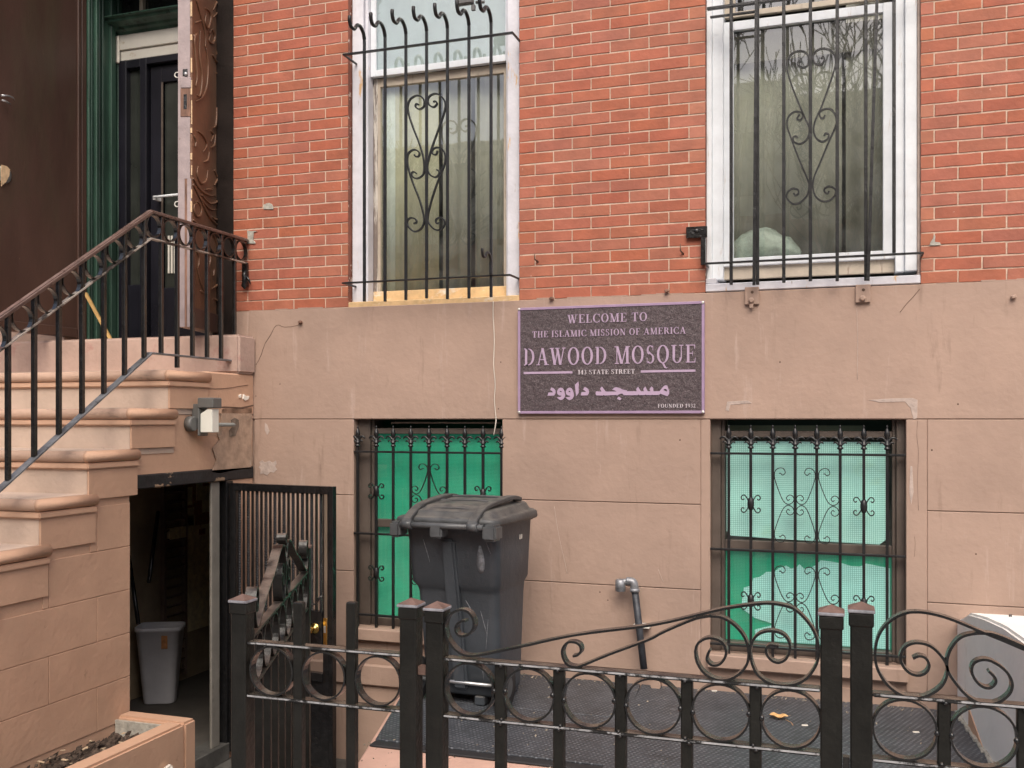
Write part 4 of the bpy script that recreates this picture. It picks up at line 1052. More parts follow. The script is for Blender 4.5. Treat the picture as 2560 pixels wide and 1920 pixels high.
for j in range(ny):
    for i in range(nx):
        a = j * (nx + 1) + i; fs.append((a, a + 1, a + nx + 2, a + nx + 1))
q.add(vs, fs, False)
for k in range(260):
    x, y = rng.uniform(XS + .02, -3.27), rng.uniform(-2.3, -1.3); s_ = rng.uniform(.004, .014)
    q.obox((x, y, -.14 + rng.uniform(0, .02)), (rng.random(), rng.random(), rng.random() * .4), (rng.random() - .5, rng.random(), .3), (0, .2, 1), s_, s_ * .8, s_ * .6)
q.build('soil', M['soil'], pl, kind='stuff')
q = MB()
for k in range(34):
    x, y = rng.uniform(XS + .02, -3.27), rng.uniform(-2.1, -1.3); s_ = rng.uniform(.006, .016); a = rng.uniform(0, 6)
    q.obox((x, y, -.118 + rng.uniform(0, .008)), (math.cos(a), math.sin(a), rng.uniform(-.3, .3)), (-math.sin(a), math.cos(a), 0), (0, 0, 1), s_, s_ * .5, .0012)
q.build('leaf_scraps', M['leaf_litter'], pl, kind='stuff')
q = MB(); p = at_y(478, 1880, -1.3); q.obox((-3.13, -1.42, -.28), (1, 0, 0), (0, 1, .2), (0, 0, 1), .02, .03, .06)
tag(q.build('plaster_chunk', M['chip_white'], None, bevel=.012, seg=2), 'white chunk of plaster against the right face of the planter', 'plaster chunk')

# ------------------------------------------------------------------ stair railing
XR_ = -3.62
rail = thing('stair_railing', (XR_, -1, 1.7), 'black iron stair railing with rings under a brown handrail', 'railing')
pk = -.934
SL = .664
def zh(y, z0): return z0 if y > pk else z0 + (y - pk) * SL
ya, yb = -3.4, -.012
def railbar(name, z0, w, t, m, par=rail, bump=0.0):
    q = MB(); q.band([(XR_, ya, zh(ya, z0)), (XR_, pk, z0), (XR_, yb, z0 - bump)], (1, 0, 0), w, t); return q.build(name, m, par, bevel=.002)
railbar('handrail', 2.612, .045, .016, M['handrail'])
q = MB(); q.band([(XR_, ya, zh(ya, 2.622)), (XR_, pk, 2.622), (XR_, yb, 2.622)], (1, 0, 0), .026, .008); q.build('handrail_cap', M['handrail'], rail, bevel=.002)
railbar('under_ring_rail', 2.468, .030, .010, M['ring_rail'])
railbar('foot_rail', 1.838, .040, .011, M['foot_highlit_worn'])
ys = [-.139 - .1405 * i for i in range(6)] + [-.984 - .1545 * i for i in range(16)]
for i, y in enumerate(ys):
    zt, zb_ = zh(y, 2.606), zh(y, 1.843)
    if i == 4: zb_ -= .075
    MB().box(XR_ - .011, XR_ + .011, y - .011, y + .011, zb_, zt).build('baluster', M['iron'], rail, bevel=.002)
yy = sorted(ys)
mids = [((yy[i] + yy[i + 1]) / 2, (yy[i + 1] - yy[i])) for i in range(len(yy) - 1)] + [(-.075, .13)]
for (y, s_) in mids:
    r = .0595
    zc = zh(y, 2.540)
    MB().band([(XR_, y + math.cos(a) * r, zc + math.sin(a) * r) for a in [2 * PI * k / 28 for k in range(28)]], (1, 0, 0), .024, .005, closed=True).build('ring', M['iron'], rail)
q = MB(); q.box(XR_ - .018, XR_ + .018, -.030, -.0105, 2.32, 2.47); q.lathe((XR_, -.03, 2.42), [(.0, -.12), (.020, -.10), (.012, -.06), (.018, -.03), (.006, 0)], 8)
q.tube([(XR_, -.03, 2.40), (XR_ + .035, -.03, 2.36), (XR_ + .045, -.03, 2.33)], [.008, .007, .003], 6); q.build('wall_bracket', M['black'], rail)
q = MB(); q.lathe((XR_, -.05, 1.838), [(.016, -.02), (.016, .02)], 10, (0, 1, 0)); q.build('foot_cap', M['iron'], rail)

# ------------------------------------------------------------------ wall lamp
c = at_x(514, 1040, XS + .07)
lampT = thing('wall_lamp', (XS, c.y, c.z - .11), 'unlit wall lamp with a square white lens on the stoop side wall', 'lamp')
yc, zc = c.y, c.z
x0 = XS + .045; x1 = XS + .150
ztp, zbt = zc + .105, zc - .115
q = MB(); q.box(XS, x0, yc - .035, yc + .035, zc - .06, zc + .07); q.box(x0, x1, yc - .045, yc + .045, zc + .045, ztp); q.box(x0, x0 + .012, yc - .045, yc + .045, zbt, zc + .045)
q.build('housing', M['lamp_grey'], lampT, bevel=.005)
q = MB(); q.prism([(x0 + .013, yc - .034, zbt + .02), (x1 - .012, yc - .034, zbt + .02), (x1 - .012, yc - .034, zc + .04), (x0 + .06, yc - .034, zc + .04), (x0 + .013, yc - .034, zc + .012)], (0, .066, 0)); q.build('lens', M['lamp_lens'], lampT, bevel=.003)
q = MB(); q.box(x0 + .0125, x1, yc - .0445, yc + .0445, zbt, zc + .0445); q.build('clear_cover', M['lamp_clear'], lampT, bevel=.004)
q = MB(); q.lathe((XS, yc - .062, zc - .045), [(.044, 0), (.044, .035), (.038, .042)], 20, (1, 0, 0)); q.build('junction_box', M['lamp_grey'], lampT)
q = MB(); p2 = at_x(584, 1060, XS + .03); q.tube([(XS + .03, yc + .03, zc - .05), (XS + .03, p2.y - .01, zc - .052), (XS + .03, p2.y + .02, zc - .054)], [.012, .012, .006], 10); q.build('conduit', M['conduit'], lampT)

# ================================================================== GRILLES
def bars_grille(name, loc, label): return thing(name, loc, label, 'window grille')
# --- left tall window grille
YG = -.12
gA = bars_grille('window_grille', (wx(1070, YG), YG, 2.2), 'black window grille with hooked bar tops over the left tall window')
def hrail(px0, py0, px1, py1, y, parent, name='rail', w=.022, t=.010, ret=None):
    a = at_y(px0, py0, y); b2 = at_y(px1, py1, y); z = (a.z + b2.z) / 2
    q = MB(); q.box(a.x, b2.x, y - w / 2, y + w / 2, z - t / 2, z + t / 2)
    if ret is not None:
        q.obox(((a.x + .004), (y + ret) / 2, z), (0, 1, 0), (1, 0, 0), (0, 0, 1), abs(ret - y) / 2, .006, t / 2)
        q.obox(((b2.x - .004), (y + ret) / 2, z), (0, 1, 0), (1, 0, 0), (0, 0, 1), abs(ret - y) / 2, .006, t / 2)
    q.build(name, M['grille'], parent, bevel=.0015); return z
zu = hrail(858, 137, 1283, 82, YG, gA, ret=.045)
zlw = hrail(856, 708.5, 1277, 687, YG, gA, ret=.045)
hook = cr([(0, 0), (.014, .034), (.056, .059), (.098, .049), (.126, .017), (.168, .014), (.187, .043), (.187, .07)], 4)
px7 = [911, 962.7, 1014.8, 1066.6, 1118.7, 1172.4, 1227.7]
for i, px in enumerate(px7):
    x = wx(px, YG); zb_ = wz(px, [754, 754, 750, 746, 748, 746, 743][i], YG)
    zt = zu + .075
    q = MB(); q.box(x - .0078, x + .0078, YG - .0078, YG + .0078, zb_, zt)
    q.build('bar', M['grille'], gA, bevel=.0015)
    q = MB(); q.tube([(x, YG - p.x, zt + p.y) for p in [Vector((a.x, a.y, 0)) for a in [Vector((h_[0], h_[1], 0)) for h_ in hook]]], .0110, 6)
    q.build('bar_hook', M['grille'], gA)
x = wx(1229, YG) ; zt = wz(1229, 655, YG)
q = MB(); q.box(x - .006, x + .0095, YG - .024, YG - .0085, zlw + .006, zt); q.tube([(x + .001, YG - .016 - h_[0] * .75, zt + h_[1] * .75) for h_ in hook], .0085, 6); q.build('loose_hooked_bar', M['grille'], gA)
def scr(parent, px_pts, y, w, t, name='scroll', m='grille', n=5, wd=(0, 1, 0)):
    pts = cr([at_y(a, b_, y) for a, b_ in px_pts], n)
    return MB().band(pts, wd, w, t).build(name, M[m], parent)
kA = 3.687
# heart scrolls traced on the grille plane (upper pair, inner pair, lower pair)
AL = [S(p, 800, 0, kA) for p in (
    [(885, 945), (900, 975), (925, 965), (930, 925)][::-1] + [],)]
up_l = [(910, 965), (888, 960), (882, 985), (915, 1008), (955, 985), (962, 930), (930, 890), (880, 885), (830, 920), (810, 985), (820, 1060), (860, 1180), (915, 1320), (950, 1440), (962, 1540), (950, 1610), (900, 1645), (860, 1635), (845, 1600), (865, 1585), (890, 1600)]
up_r = [(1045, 940), (1065, 935), (1080, 955), (1050, 988), (1010, 970), (995, 920), (1020, 880), (1070, 865), (1120, 890), (1155, 950), (1145, 1040), (1090, 1200), (1030, 1370), (1000, 1480), (990, 1540), (1010, 1605), (1060, 1635), (1095, 1610), (1098, 1580), (1075, 1565)]
scr(gA, S(up_l, 800, 0, kA), YG, .015, .0085); scr(gA, S(up_r, 800, 0, kA), YG, .015, .0085)
dn_l = [(870, 1425), (885, 1445), (910, 1440), (915, 1405), (870, 1380), (820, 1410), (805, 1480), (825, 1590), (870, 1720), (920, 1850), (955, 1980), (960, 2050), (930, 2110), (870, 2135), (815, 2090), (805, 2040), (835, 2010), (880, 2020), (890, 2050), (865, 2060)]
dn_r = [(1085, 1390), (1070, 1425), (1040, 1420), (1035, 1385), (1075, 1360), (1125, 1375), (1155, 1430), (1150, 1510), (1100, 1640), (1060, 1750), (1020, 1880), (995, 1990), (1000, 2050), (1050, 2110), (1100, 2120), (1145, 2080), (1145, 2030), (1110, 2005), (1070, 2025), (1075, 2060), (1100, 2055)]
scr(gA, S(dn_l, 800, 0, kA), YG, .015, .0085); scr(gA, S(dn_r, 800, 0, kA), YG, .015, .0085)
# --- right tall window grille
YH = -.085
gB = bars_grille('window_grille', (wx(2030, YH), YH, 2.25), 'black window grille with leaning bars over the right tall window')
zlb = hrail(1762, 661.5, 2309, 630, YH, gB, ret=.03)
a = at_y(1773, 22, YH).z; a2 = at_y(1773, 42, YH).z
q = MB(); q.box(wx(1768, YH), wx(2309, YH), YH - .012, YH + .012, a - .007, a + .007); q.build('rail', M['grille'], gB, bevel=.0015)
q = MB(); q.box(wx(1775, YH), wx(1890, YH), YH + .001, YH + .02, a2 - .005, a2 + .005); q.build('rail', M['grille'], gB, bevel=.0015)
for px, pb in ((1828, 712), (1894, 712), (1959.5, 707), (2026, 703), (2093, 703), (2164.5, 702), (2235, 632)):
    x = wx(px, YH); zb_ = wz(px, pb, YH)
    MB().box(x - .0085, x + .0085, YH - .0085, YH + .0085, zb_, 4.40).build('bar', M['grille'], gB, bevel=.0015)
for (pt, pb, yb2) in ((1891, 1885, 713), (2193, 2170, 702)):
    q = MB(); b0 = at_y(pb, yb2, YH - .022); t0 = at_y(pt, -20, YH - .022); t1 = t0 + (t0 - b0) * .12
    q.tube([b0, t1], .011, 4); q.build('leaning_bar', M['grille'], gB)
kB = 3.16
ul = [(955, 490), (935, 490), (930, 515), (965, 535), (1005, 520), (1020, 465), (990, 415), (940, 405), (885, 425), (850, 480), (848, 560), (880, 670), (930, 800), (985, 930), (1020, 1010), (1015, 1075), (985, 1120), (940, 1138), (900, 1120), (895, 1085), (915, 1078), (930, 1090)]
ur = [(1115, 465), (1130, 450), (1140, 475), (1110, 515), (1065, 500), (1050, 455), (1075, 405), (1130, 385), (1190, 400), (1225, 450), (1225, 530), (1180, 670), (1120, 840), (1070, 950), (1055, 1030), (1075, 1090), (1120, 1120), (1165, 1100), (1175, 1065), (1150, 1055), (1138, 1075)]
dl = [(945, 905), (925, 940), (950, 950), (970, 920), (955, 890), (905, 885), (860, 920), (845, 990), (880, 1100), (940, 1260), (1000, 1400), (1020, 1470), (1000, 1550), (940, 1605), (890, 1610), (845, 1570), (850, 1520), (890, 1490), (930, 1500), (935, 1530), (910, 1545), (898, 1525)]
dr_ = [(1145, 910), (1130, 938), (1105, 920), (1110, 880), (1160, 860), (1205, 875), (1235, 940), (1225, 1010), (1180, 1110), (1110, 1280), (1060, 1400), (1050, 1480), (1070, 1550), (1120, 1590), (1180, 1585), (1225, 1540), (1225, 1495), (1180, 1473), (1145, 1490), (1142, 1515), (1165, 1530), (1178, 1510)]
for p in (ul, ur, dl, dr_): scr(gB, S(p, 1700, 0, kB), YH, .015, .0085)
# hinge plate at its left
q = MB(); q0 = at_y(1715.5, 568, -.02); q1 = at_y(1768, 593, -.02); q.box(q0.x, q1.x, -.026, -.004, q1.z, q0.z); q.box(wx(1752, -.03), wx(1764, -.03), -.034, -.005, wz(1757, 662, -.03), wz(1757, 594, -.03))
q.lathe(((q0.x + q1.x) / 2, -.026, (q0.z + q1.z) / 2 + .006), [(.012, 0), (.012, -.006), (.006, -.010)], 10, (0, 1, 0)); q.build('hinge_plate', M['iron'], gB, bevel=.002)

# --- basement grilles
def finial_meshes():
    k = 1.32
    core = MB(); core.lathe((0, 0, 0), [(r * k, h_ * k) for r, h_ in ((.0075, -.002), (.0125, .001), (.0125, .005), (.008, .009), (.0085, .013), (.0125, .016), (.0125, .019), (.009, .022), (.0095, .030), (.005, .036), (.006, .042), (.0115, .054), (.0105, .066), (.005, .080), (.0025, .084), (.0045, .088), (.0035, .093), (.0008, .096))], 10)
    for sx in (-1, 1):
        pts = cr([(0, 0, .022 * k), (sx * .006 * k, 0, .034 * k), (sx * .017 * k, 0, .0450 * k), (sx * .029 * k, 0, .0450 * k), (sx * .037 * k, 0, .036 * k)], 4)
        n = len(pts); core.tube(pts, [(.0072 - .0042 * i / n) * k for i in range(n)], 6)
        pts = cr([(0, 0, .012 * k), (sx * .012 * k, 0, .024 * k), (sx * .020 * k, 0, .027 * k), (sx * .025 * k, 0, .021 * k)], 4)
        n = len(pts); core.tube(pts, [(.0055 - .003 * i / n) * k for i in range(n)], 6)
    return core
def basement_grille(name, label, bars, y, zr, ztip, zend, units, collars, ext):
    gr = bars_grille(name, (wx(sum(bars) / len(bars), y), y, zr[2]), label)
    for z in zr: MB().box(ext[0], ext[1], y - .011, y + .011, z - .006, z + .006).build('rail', M['grille'], gr, bevel=.0015)
    fin = finial_meshes().mesh('finial', M['grille'])
    xs = [wx(p, y) for p in bars]
    zf = ztip - .127
    for x in xs:
        b_ = MB().box(x - .0075, x + .0075, y - .0075, y + .0075, zend, zf + .002).build('bar', M['grille'], gr, bevel=.0012)
        o = bpy.data.objects.new('finial', fin); C.objects.link(o); o.parent = b_; o.location = Vector((x, y, zf)) - org(gr)
    for (i0, i1, z0, z1) in units:     # S scroll from bar i0 (curl at z0) to bar i1 (curl towards z1)
        xa_, xb_ = xs[i0], xs[i1]; w_ = xb_ - xa_; hgt = z1 - z0; sh = w_ / abs(w_); aw = abs(w_)
        X = lambda u: xa_ + sh * u * aw
        Z = lambda v: z0 + hgt * v
        U = [(.28, .085), (.36, .085), (.40, .12), (.47, .13), (.56, .06), (.48, -.05), (.30, -.07), (.13, .0), (.07, .15), (.13, .34), (.27, .60), (.42, .83), (.56, .95), (.72, .985), (.88, .93), (.95, .82), (.86, .73), (.72, .72), (.61, .80), (.68, .87), (.76, .84)]
        MB().band(cr([(X(u), y, Z(v)) for u, v in U], 4), (0, 1, 0), .010, .0042).build('scroll', M['grille'], gr)
    for (i, zc) in collars:
        x = xs[i]
        col = MB().lathe((x, y, zc), [(.009, -.035), (.013, -.028), (.018, -.008), (.018, .008), (.013, .028), (.009, .035)], 8).build('collar', M['grille'], gr)
        for sx in (-1, 1):
            for sz in (-1, 1):
                pts = cr([(x + sx * a_, y - .002, zc + sz * b2_) for a_, b2_ in ((.010, .006), (.018, .028), (.032, .046), (.046, .043), (.050, .030), (.042, .021), (.034, .027))], 4)
                MB().band(pts, (0, 1, 0), .012, .0055).build('curl', M['grille'], col)
    return gr
yg = -.004
zr1 = [wz(1070, 1131, yg), wz(930, 1334.5, yg), wz(950, 1539, yg)]
B1 = [894.4, 940.8, 983, 1027, 1072.4, 1117.7, 1162.3, 1207.6, 1254]
zc_ = lambda px, py: wz(px, py, yg)
u1a, u1m = zc_(1072, 1165), zc_(1050, 1236)
u1b = u1m - (u1a - u1m)
sp = u1a - u1m
units = [(4, 3, u1a, u1m), (4, 5, u1a, u1m), (4, 3, u1b, u1m), (4, 5, u1b, u1m)]
lw = zc_(930, 1435); d_ = zr1[1] - lw
units += [(4, 3, lw + sp, lw), (4, 5, lw + sp, lw), (4, 3, lw - sp, lw), (4, 5, lw - sp, lw)]
gC = basement_grille('basement_grille', 'black spear-topped grille over the green basement window behind the bin', B1, yg, zr1,
                     zc_(1070, 1064), zc_(930, 1568), units, [(1, zc_(940, 1228)), (7, zc_(1207, 1236)), (1, zc_(940, 1433)), (7, zc_(1207, 1440))], (L1[0] + .001, L1[1] - .001))
yg = .0
B2 = [1822, 1877, 1932, 1988, 2042, 2100.5, 2159.5, 2217.7]
zr2 = [wz(2000, 1135.5, yg), wz(2000, 1381, yg), wz(2000, 1624, yg)]
a0 = wz(1955, 1176, yg); am = wz(1970, 1262, yg); a1 = wz(1955, 1349, yg)
c0_ = wz(1955, 1421, yg); cm = wz(1970, 1505.5, yg); c1_ = wz(1955, 1589, yg)
units = []
for (t, m_, b_) in ((a0, am, a1), (c0_, cm, c1_)):
    for (i, j) in ((2, 3), (4, 3), (4, 5)): units += [(i, j, t, m_), (i, j, b_, m_)]
gD = basement_grille('basement_grille', 'black spear-topped grille over the mint basement window at right', B2, yg, zr2,
                     wz(2000, 1062, yg), wz(1990, 1651, yg), units, [(1, am), (6, wz(2160, 1266, yg)), (1, cm - .004), (6, wz(2160, 1512, yg))], (L2[0] + .001, L2[1] - .001))
# ================================================================== SIGN
YS = -.030
s_tl, s_tr = at_y(1296.5, 770.5, YS), at_y(1762, 752, YS)
s_bl, s_br = at_y(1293.5, 1034, YS), at_y(1760, 1033.5, YS)
sx0, sx1 = (s_tl.x + s_bl.x) / 2, (s_tr.x + s_br.x) / 2
sz0, sz1 = (s_bl.z + s_br.z) / 2, (s_tl.z + s_tr.z) / 2
sign = thing('sign', ((sx0 + sx1) / 2, YS, sz0), 'dark mauve mosque welcome sign with raised English and Arabic lettering', 'sign')
MB().box(sx0, sx1, YS, -.0105, sz0, sz1).build('sign_plate', M['sign_rim'], sign, bevel=.001)
rw = .0145
MB().box(sx0 + rw, sx1 - rw, YS - .0005, YS + .001, sz0 + rw, sz1 - rw).build('sign_ground', M['sign'], sign)
q = MB(); q.box(sx0, sx1, YS - .004, YS - .0001, sz0, sz0 + rw); q.box(sx0, sx1, YS - .004, YS - .0001, sz1 - rw, sz1)
q.box(sx0, sx0 + rw, YS - .0039, YS - .0001, sz0 + rw, sz1 - rw); q.box(sx1 - rw, sx1, YS - .0039, YS - .0001, sz0 + rw, sz1 - rw); q.build('sign_border', M['sign_rim'], sign, bevel=.001)
for x in (sx0 + .008, sx1 - .008):
    for z in (sz0 + .008, sz1 - .008):
        MB().lathe((x, YS - .004, z), [(.0085, 0), (.0075, -.003), (.003, -.0045)], 12, (0, 1, 0)).build('screw', M['screw'], sign)
T, t_, sf = .165, .055, .05
def rc(x0, y0, x1, y1): return [(x0, y0), (x1, y0), (x1, y1), (x0, y1)]
def dg(x0, y0, x1, y1, w): return [(x0 - w / 2, y0), (x0 + w / 2, y0), (x1 + w / 2, y1), (x1 - w / 2, y1)]
def sr(x, y, w=.17): return rc(x - w, y, x + w, y + sf) if y < .5 else rc(x - w, y - sf, x + w, y)
def arc(cx, cy, rx, ry, tx, ty, a0, a1, n=16):
    out = []
    for i in range(n):
        p = []
        for k, (dx, dy) in ((i, (0, 0)), (i + 1, (0, 0)), (i + 1, (tx, ty)), (i, (tx, ty))):
            a = math.radians(a0 + (a1 - a0) * k / n); p.append((cx + (rx - dx) * math.cos(a), cy + (ry - dy) * math.sin(a)))
        out.append(p)
    return out
def stem(x, w=T): return [rc(x - w / 2, 0, x + w / 2, 1), sr(x, 0), sr(x, 1)]
GL = {
 ' ': (.34, []),
 'I': (.42, stem(.21)),
 'L': (.72, stem(.21) + [rc(.21, 0, .68, sf), [(.62, sf), (.68, sf), (.69, .28), (.66, .28)]]),
 'E': (.76, stem(.21) + [rc(.21, 0, .70, sf), rc(.21, 1 - sf, .68, 1), rc(.21, .49, .52, .54), [(.64, sf), (.70, sf), (.72, .26), (.69, .26)], [(.62, 1 - sf), (.68, 1 - sf), (.68, .76), (.65, .76)], rc(.50, .39, .53, .64)]),
 'F': (.70, stem(.21) + [rc(.21, 1 - sf, .66, 1), rc(.21, .48, .50, .53), [(.60, 1 - sf), (.66, 1 - sf), (.67, .74), (.64, .74)], rc(.48, .37, .51, .64)]),
 'T': (.78, [rc(.39 - T / 2, 0, .39 + T / 2, 1), sr(.39, 0, .2), rc(.04, 1 - sf, .74, 1), [(.04, 1 - sf), (.10, 1 - sf), (.06, .72), (.03, .72)], [(.68, 1 - sf), (.74, 1 - sf), (.75, .72), (.72, .72)]]),
 'H': (.92, stem(.21) + stem(.71) + [rc(.21, .48, .71, .53)]),
 'N': (.92, [rc(.15, 0, .15 + t_, 1), sr(.18, 0, .15), sr(.13, 1, .12), dg(.17, 1, .73, 0, T), rc(.72, 0, .72 + t_, 1), sr(.75, 1, .15)]),
 'M': (1.12, [rc(.15, 0, .15 + t_, 1), sr(.18, 0, .15), sr(.13, 1, .13), dg(.20, 1, .52, .0, T), dg(.54, 0, .86, 1, t_ + .01)] + [rc(.93 - T / 2, 0, .93 + T / 2, 1), sr(.93, 0), sr(.95, 1, .14)]),
 'W': (1.22, [dg(.16, 1, .38, 0, T), dg(.40, 0, .60, 1, t_ + .01), dg(.56, 1, .80, 0, T), dg(.82, 0, 1.05, 1, t_ + .01), sr(.15, 1, .16), sr(.57, 1, .16), sr(1.06, 1, .13)]),
 'A': (.92, [dg(.14, 0, .45, 1, t_ + .01), dg(.74, 0, .46, 1, T), rc(.24, .30, .64, .35), sr(.14, 0, .13), sr(.76, 0, .17)]),
 'U': (.90, [rc(.21 - T / 2, .28, .21 + T / 2, 1), sr(.21, 1), rc(.70, .28, .70 + t_, 1), sr(.725, 1, .14)] + arc(.441, .30, .316, .32, T * .8, t_, 180, 360, 12)),
 'O': (.92, arc(.46, .5, .42, .52, T, t_, 0, 360, 28)),
 'Q': (.92, arc(.46, .5, .42, .52, T, t_, 0, 360, 28) + [[(.40, .0), (.52, .03), (.66, -.22), (.82, -.27), (.70, -.31), (.56, -.27)]]),
 'C': (.86, arc(.48, .5, .44, .52, T, t_, 42, 318, 22) + [[(.76, .62), (.80, .62), (.80, 1.0), (.77, 1.0)], rc(.77, .0, .80, .30)]),
 'D': (.90, stem(.21) + arc(.36, .5, .48, .50, T, sf, -90, 90, 16) + [rc(.21, 0, .37, sf), rc(.21, 1 - sf, .37, 1)]),
 'R': (.88, stem(.21) + arc(.38, .74, .32, .26, T, sf, -90, 90, 12) + [rc(.21, 1 - sf, .39, 1), rc(.21, .48, .39, .53), dg(.50, .5, .76, 0, T), sr(.80, 0, .12)]),
 'S': (.66, arc(.33, .745, .25, .275, T * .75, t_, 40, 250, 14) + arc(.33, .265, .27, .285, T * .75, t_, -140, 70, 14) + [[(.14, .66), (.26, .58), (.54, .34), (.50, .46), (.30, .64), (.2, .72)], rc(.50, .72, .53, 1.0), rc(.09, .0, .12, .32)]),
 '1': (.50, [rc(.26 - T / 2, 0, .26 + T / 2, 1), sr(.26, 0, .18), [(.06, .82), (.20, .86), (.26, 1), (.18, 1)]]),
 '4': (.62, [rc(.40 - T / 2, 0, .40 + T / 2, 1), sr(.40, 0, .16), rc(.04, .26, .58, .33), [(.04, .33), (.10, .33), (.42, .94), (.40, 1.0), (.36, 1)]]),
 '3': (.60, arc(.28, .77, .22, .25, T * .8, t_, -85, 150, 12) + arc(.27, .27, .26, .29, T * .8, t_, -150, 85, 12)),
 '9': (.62, arc(.30, .68, .25, .33, T * .8, t_, 0, 360, 18) + arc(.18, .50, .38, .52, T * .8, t_, -80, 30, 10)),
 '2': (.60, arc(.28, .74, .24, .27, T * .8, t_, -10, 160, 12) + [rc(.05, 0, .54, .11), [(.05, .08), (.18, .10), (.52, .62), (.44, .70), (.34, .52)], rc(.51, .0, .54, .24)]),
}
def text_line(txt, pL, pR, cap, name='lettering', bold=1.0):
    a = at_y(1260 + pL[0] / 4.096, 730 + pL[1] / 4.096, YS); b2 = at_y(1260 + pR[0] / 4.096, 730 + pR[1] / 4.096, YS)
    tot = sum(GL[c][0] for c in txt) + .10 * (len(txt) - 1)
    Wd = b2.x - a.x; kx = Wd / tot
    mid = (1260 + (pL[0] + pR[0]) / 2 / 4.096); kz = at_y(mid, 900, YS).z - at_y(mid, 900 + cap / 4.096, YS).z
    z0 = (a.z + b2.z) / 2; x = a.x; q = MB(); n = 0
    m_ = M['small_letter'] if cap < 50 else M['letter']
    for c in txt:
        if c == ' ' and q.v: q.build(name, m_, sign); q = MB()
        w, polys = GL[c]
        for p in polys:
            d = .0032 + .00008 * (n % 9); n += 1
            q.prism([(x + u * kx, YS - .0006, z0 + v * kz) for u, v in p], (0, -d, 0))
        x += (w + .10) * kx
    return q.build(name, m_, sign)
text_line('WELCOME TO', (650, 320), (1468, 298), 88)
text_line('THE ISLAMIC MISSION OF AMERICA', (290, 466), (1862, 427), 66)
text_line('DAWOOD MOSQUE', (200, 752), (1968, 722), 178)
text_line('143 STATE STREET', (758, 844), (1340, 836), 46)
text_line('FOUNDED 1932', (1575, 1185), (1962, 1183), 38)
for (xa_, xb_, yt, yb_) in ((203, 700, 818, 841), (1402, 1960, 802, 825)):
    a = at_y(1260 + xa_ / 4.096, 730 + yb_ / 4.096, YS); b2 = at_y(1260 + xb_ / 4.096, 730 + yt / 4.096, YS)
    h_ = .0125; zc = (at_y(1260 + xa_ / 4.096, 730 + (yt + yb_ + 1) / 8.192, YS).z)
    MB().box(a.x, b2.x, YS - .0036, YS - .0004, zc - h_ / 2, zc + h_ / 2).build('rule', M['letter'], sign)
q = MB()
k1, k2 = 13.012, 10.533
def ar(pts, ox, oy, k, d=.0034):
    q.prism([at_y(ox + x / k, oy + y / k, YS - .0006) for x, y in pts], (0, -d, 0))
ar([(120, 640), (150, 540), (270, 535), (295, 525), (250, 480), (205, 455), (245, 375), (310, 400), (365, 460), (380, 530), (365, 590), (330, 640)], 1360, 940, k1)
def waw(dx):
    P = lambda L_: [(x + dx, y) for x, y in L_]
    ar(P([(520, 385), (560, 378), (620, 410), (660, 490), (680, 560), (585, 525), (570, 490), (545, 478), (515, 495), (430, 545), (430, 500), (470, 420)]), 1360, 940, k1)
    ar(P([(430, 540), (510, 490), (515, 520), (585, 524), (680, 555), (688, 610), (560, 640), (500, 632), (450, 600)]), 1360, 940, k1, .0035)
    ar(P([(560, 640), (688, 605), (680, 680), (640, 740), (590, 775), (540, 785), (480, 750), (415, 690), (470, 690), (540, 680), (580, 655)]), 1360, 940, k1, .0036)
waw(0); waw(284)
ar([(1010, 290), (1115, 180), (1135, 290), (1125, 350), (1130, 460), (1125, 560), (1050, 652), (1035, 560), (1015, 340)], 1360, 940, k1)
ar([(1198, 632), (1225, 528), (1370, 520), (1340, 480), (1280, 445), (1310, 380), (1335, 362), (1390, 385), (1445, 435), (1462, 500), (1455, 570), (1410, 632)], 1360, 940, k1)
ar([(95, 470), (110, 405), (255, 410), (215, 335), (260, 275), (360, 410), (650, 410), (680, 500), (330, 515), (305, 495), (290, 515), (120, 512)], 1480, 940, k2)
ar([(530, 360), (585, 310), (640, 292), (700, 310), (800, 355), (920, 378), (915, 405), (915, 508), (840, 508), (800, 460), (740, 470), (680, 505), (650, 515), (645, 408), (600, 378)], 1480, 940, k2, .0035)
ar([(910, 402), (1185, 402), (1165, 345), (1215, 285), (1280, 402), (1370, 402), (1350, 340), (1405, 280), (1465, 402), (1540, 400), (1515, 345), (1570, 275), (1610, 320), (1618, 402), (1790, 400), (1795, 465), (1770, 500), (1600, 502), (1585, 482), (1570, 502), (1430, 502), (1412, 480), (1395, 502), (1245, 502), (1228, 480), (1210, 505), (912, 508)], 1480, 940, k2, .0034)
ar([(1780, 400), (1830, 340), (1900, 260), (1940, 243), (1975, 250), (2000, 310), (1985, 400), (1970, 360), (1940, 338), (1900, 345), (1878, 375), (1800, 465)], 1480, 940, k2, .0036)
ar([(1800, 465), (1880, 374), (1970, 412), (1985, 385), (2000, 305), (2035, 410), (2030, 470), (1990, 530), (1880, 495)], 1480, 940, k2, .0037)
ar([(655, 590), (710, 545), (778, 600), (735, 643)], 1480, 940, k2)
q.build('arabic_lettering', M['letter'], sign)

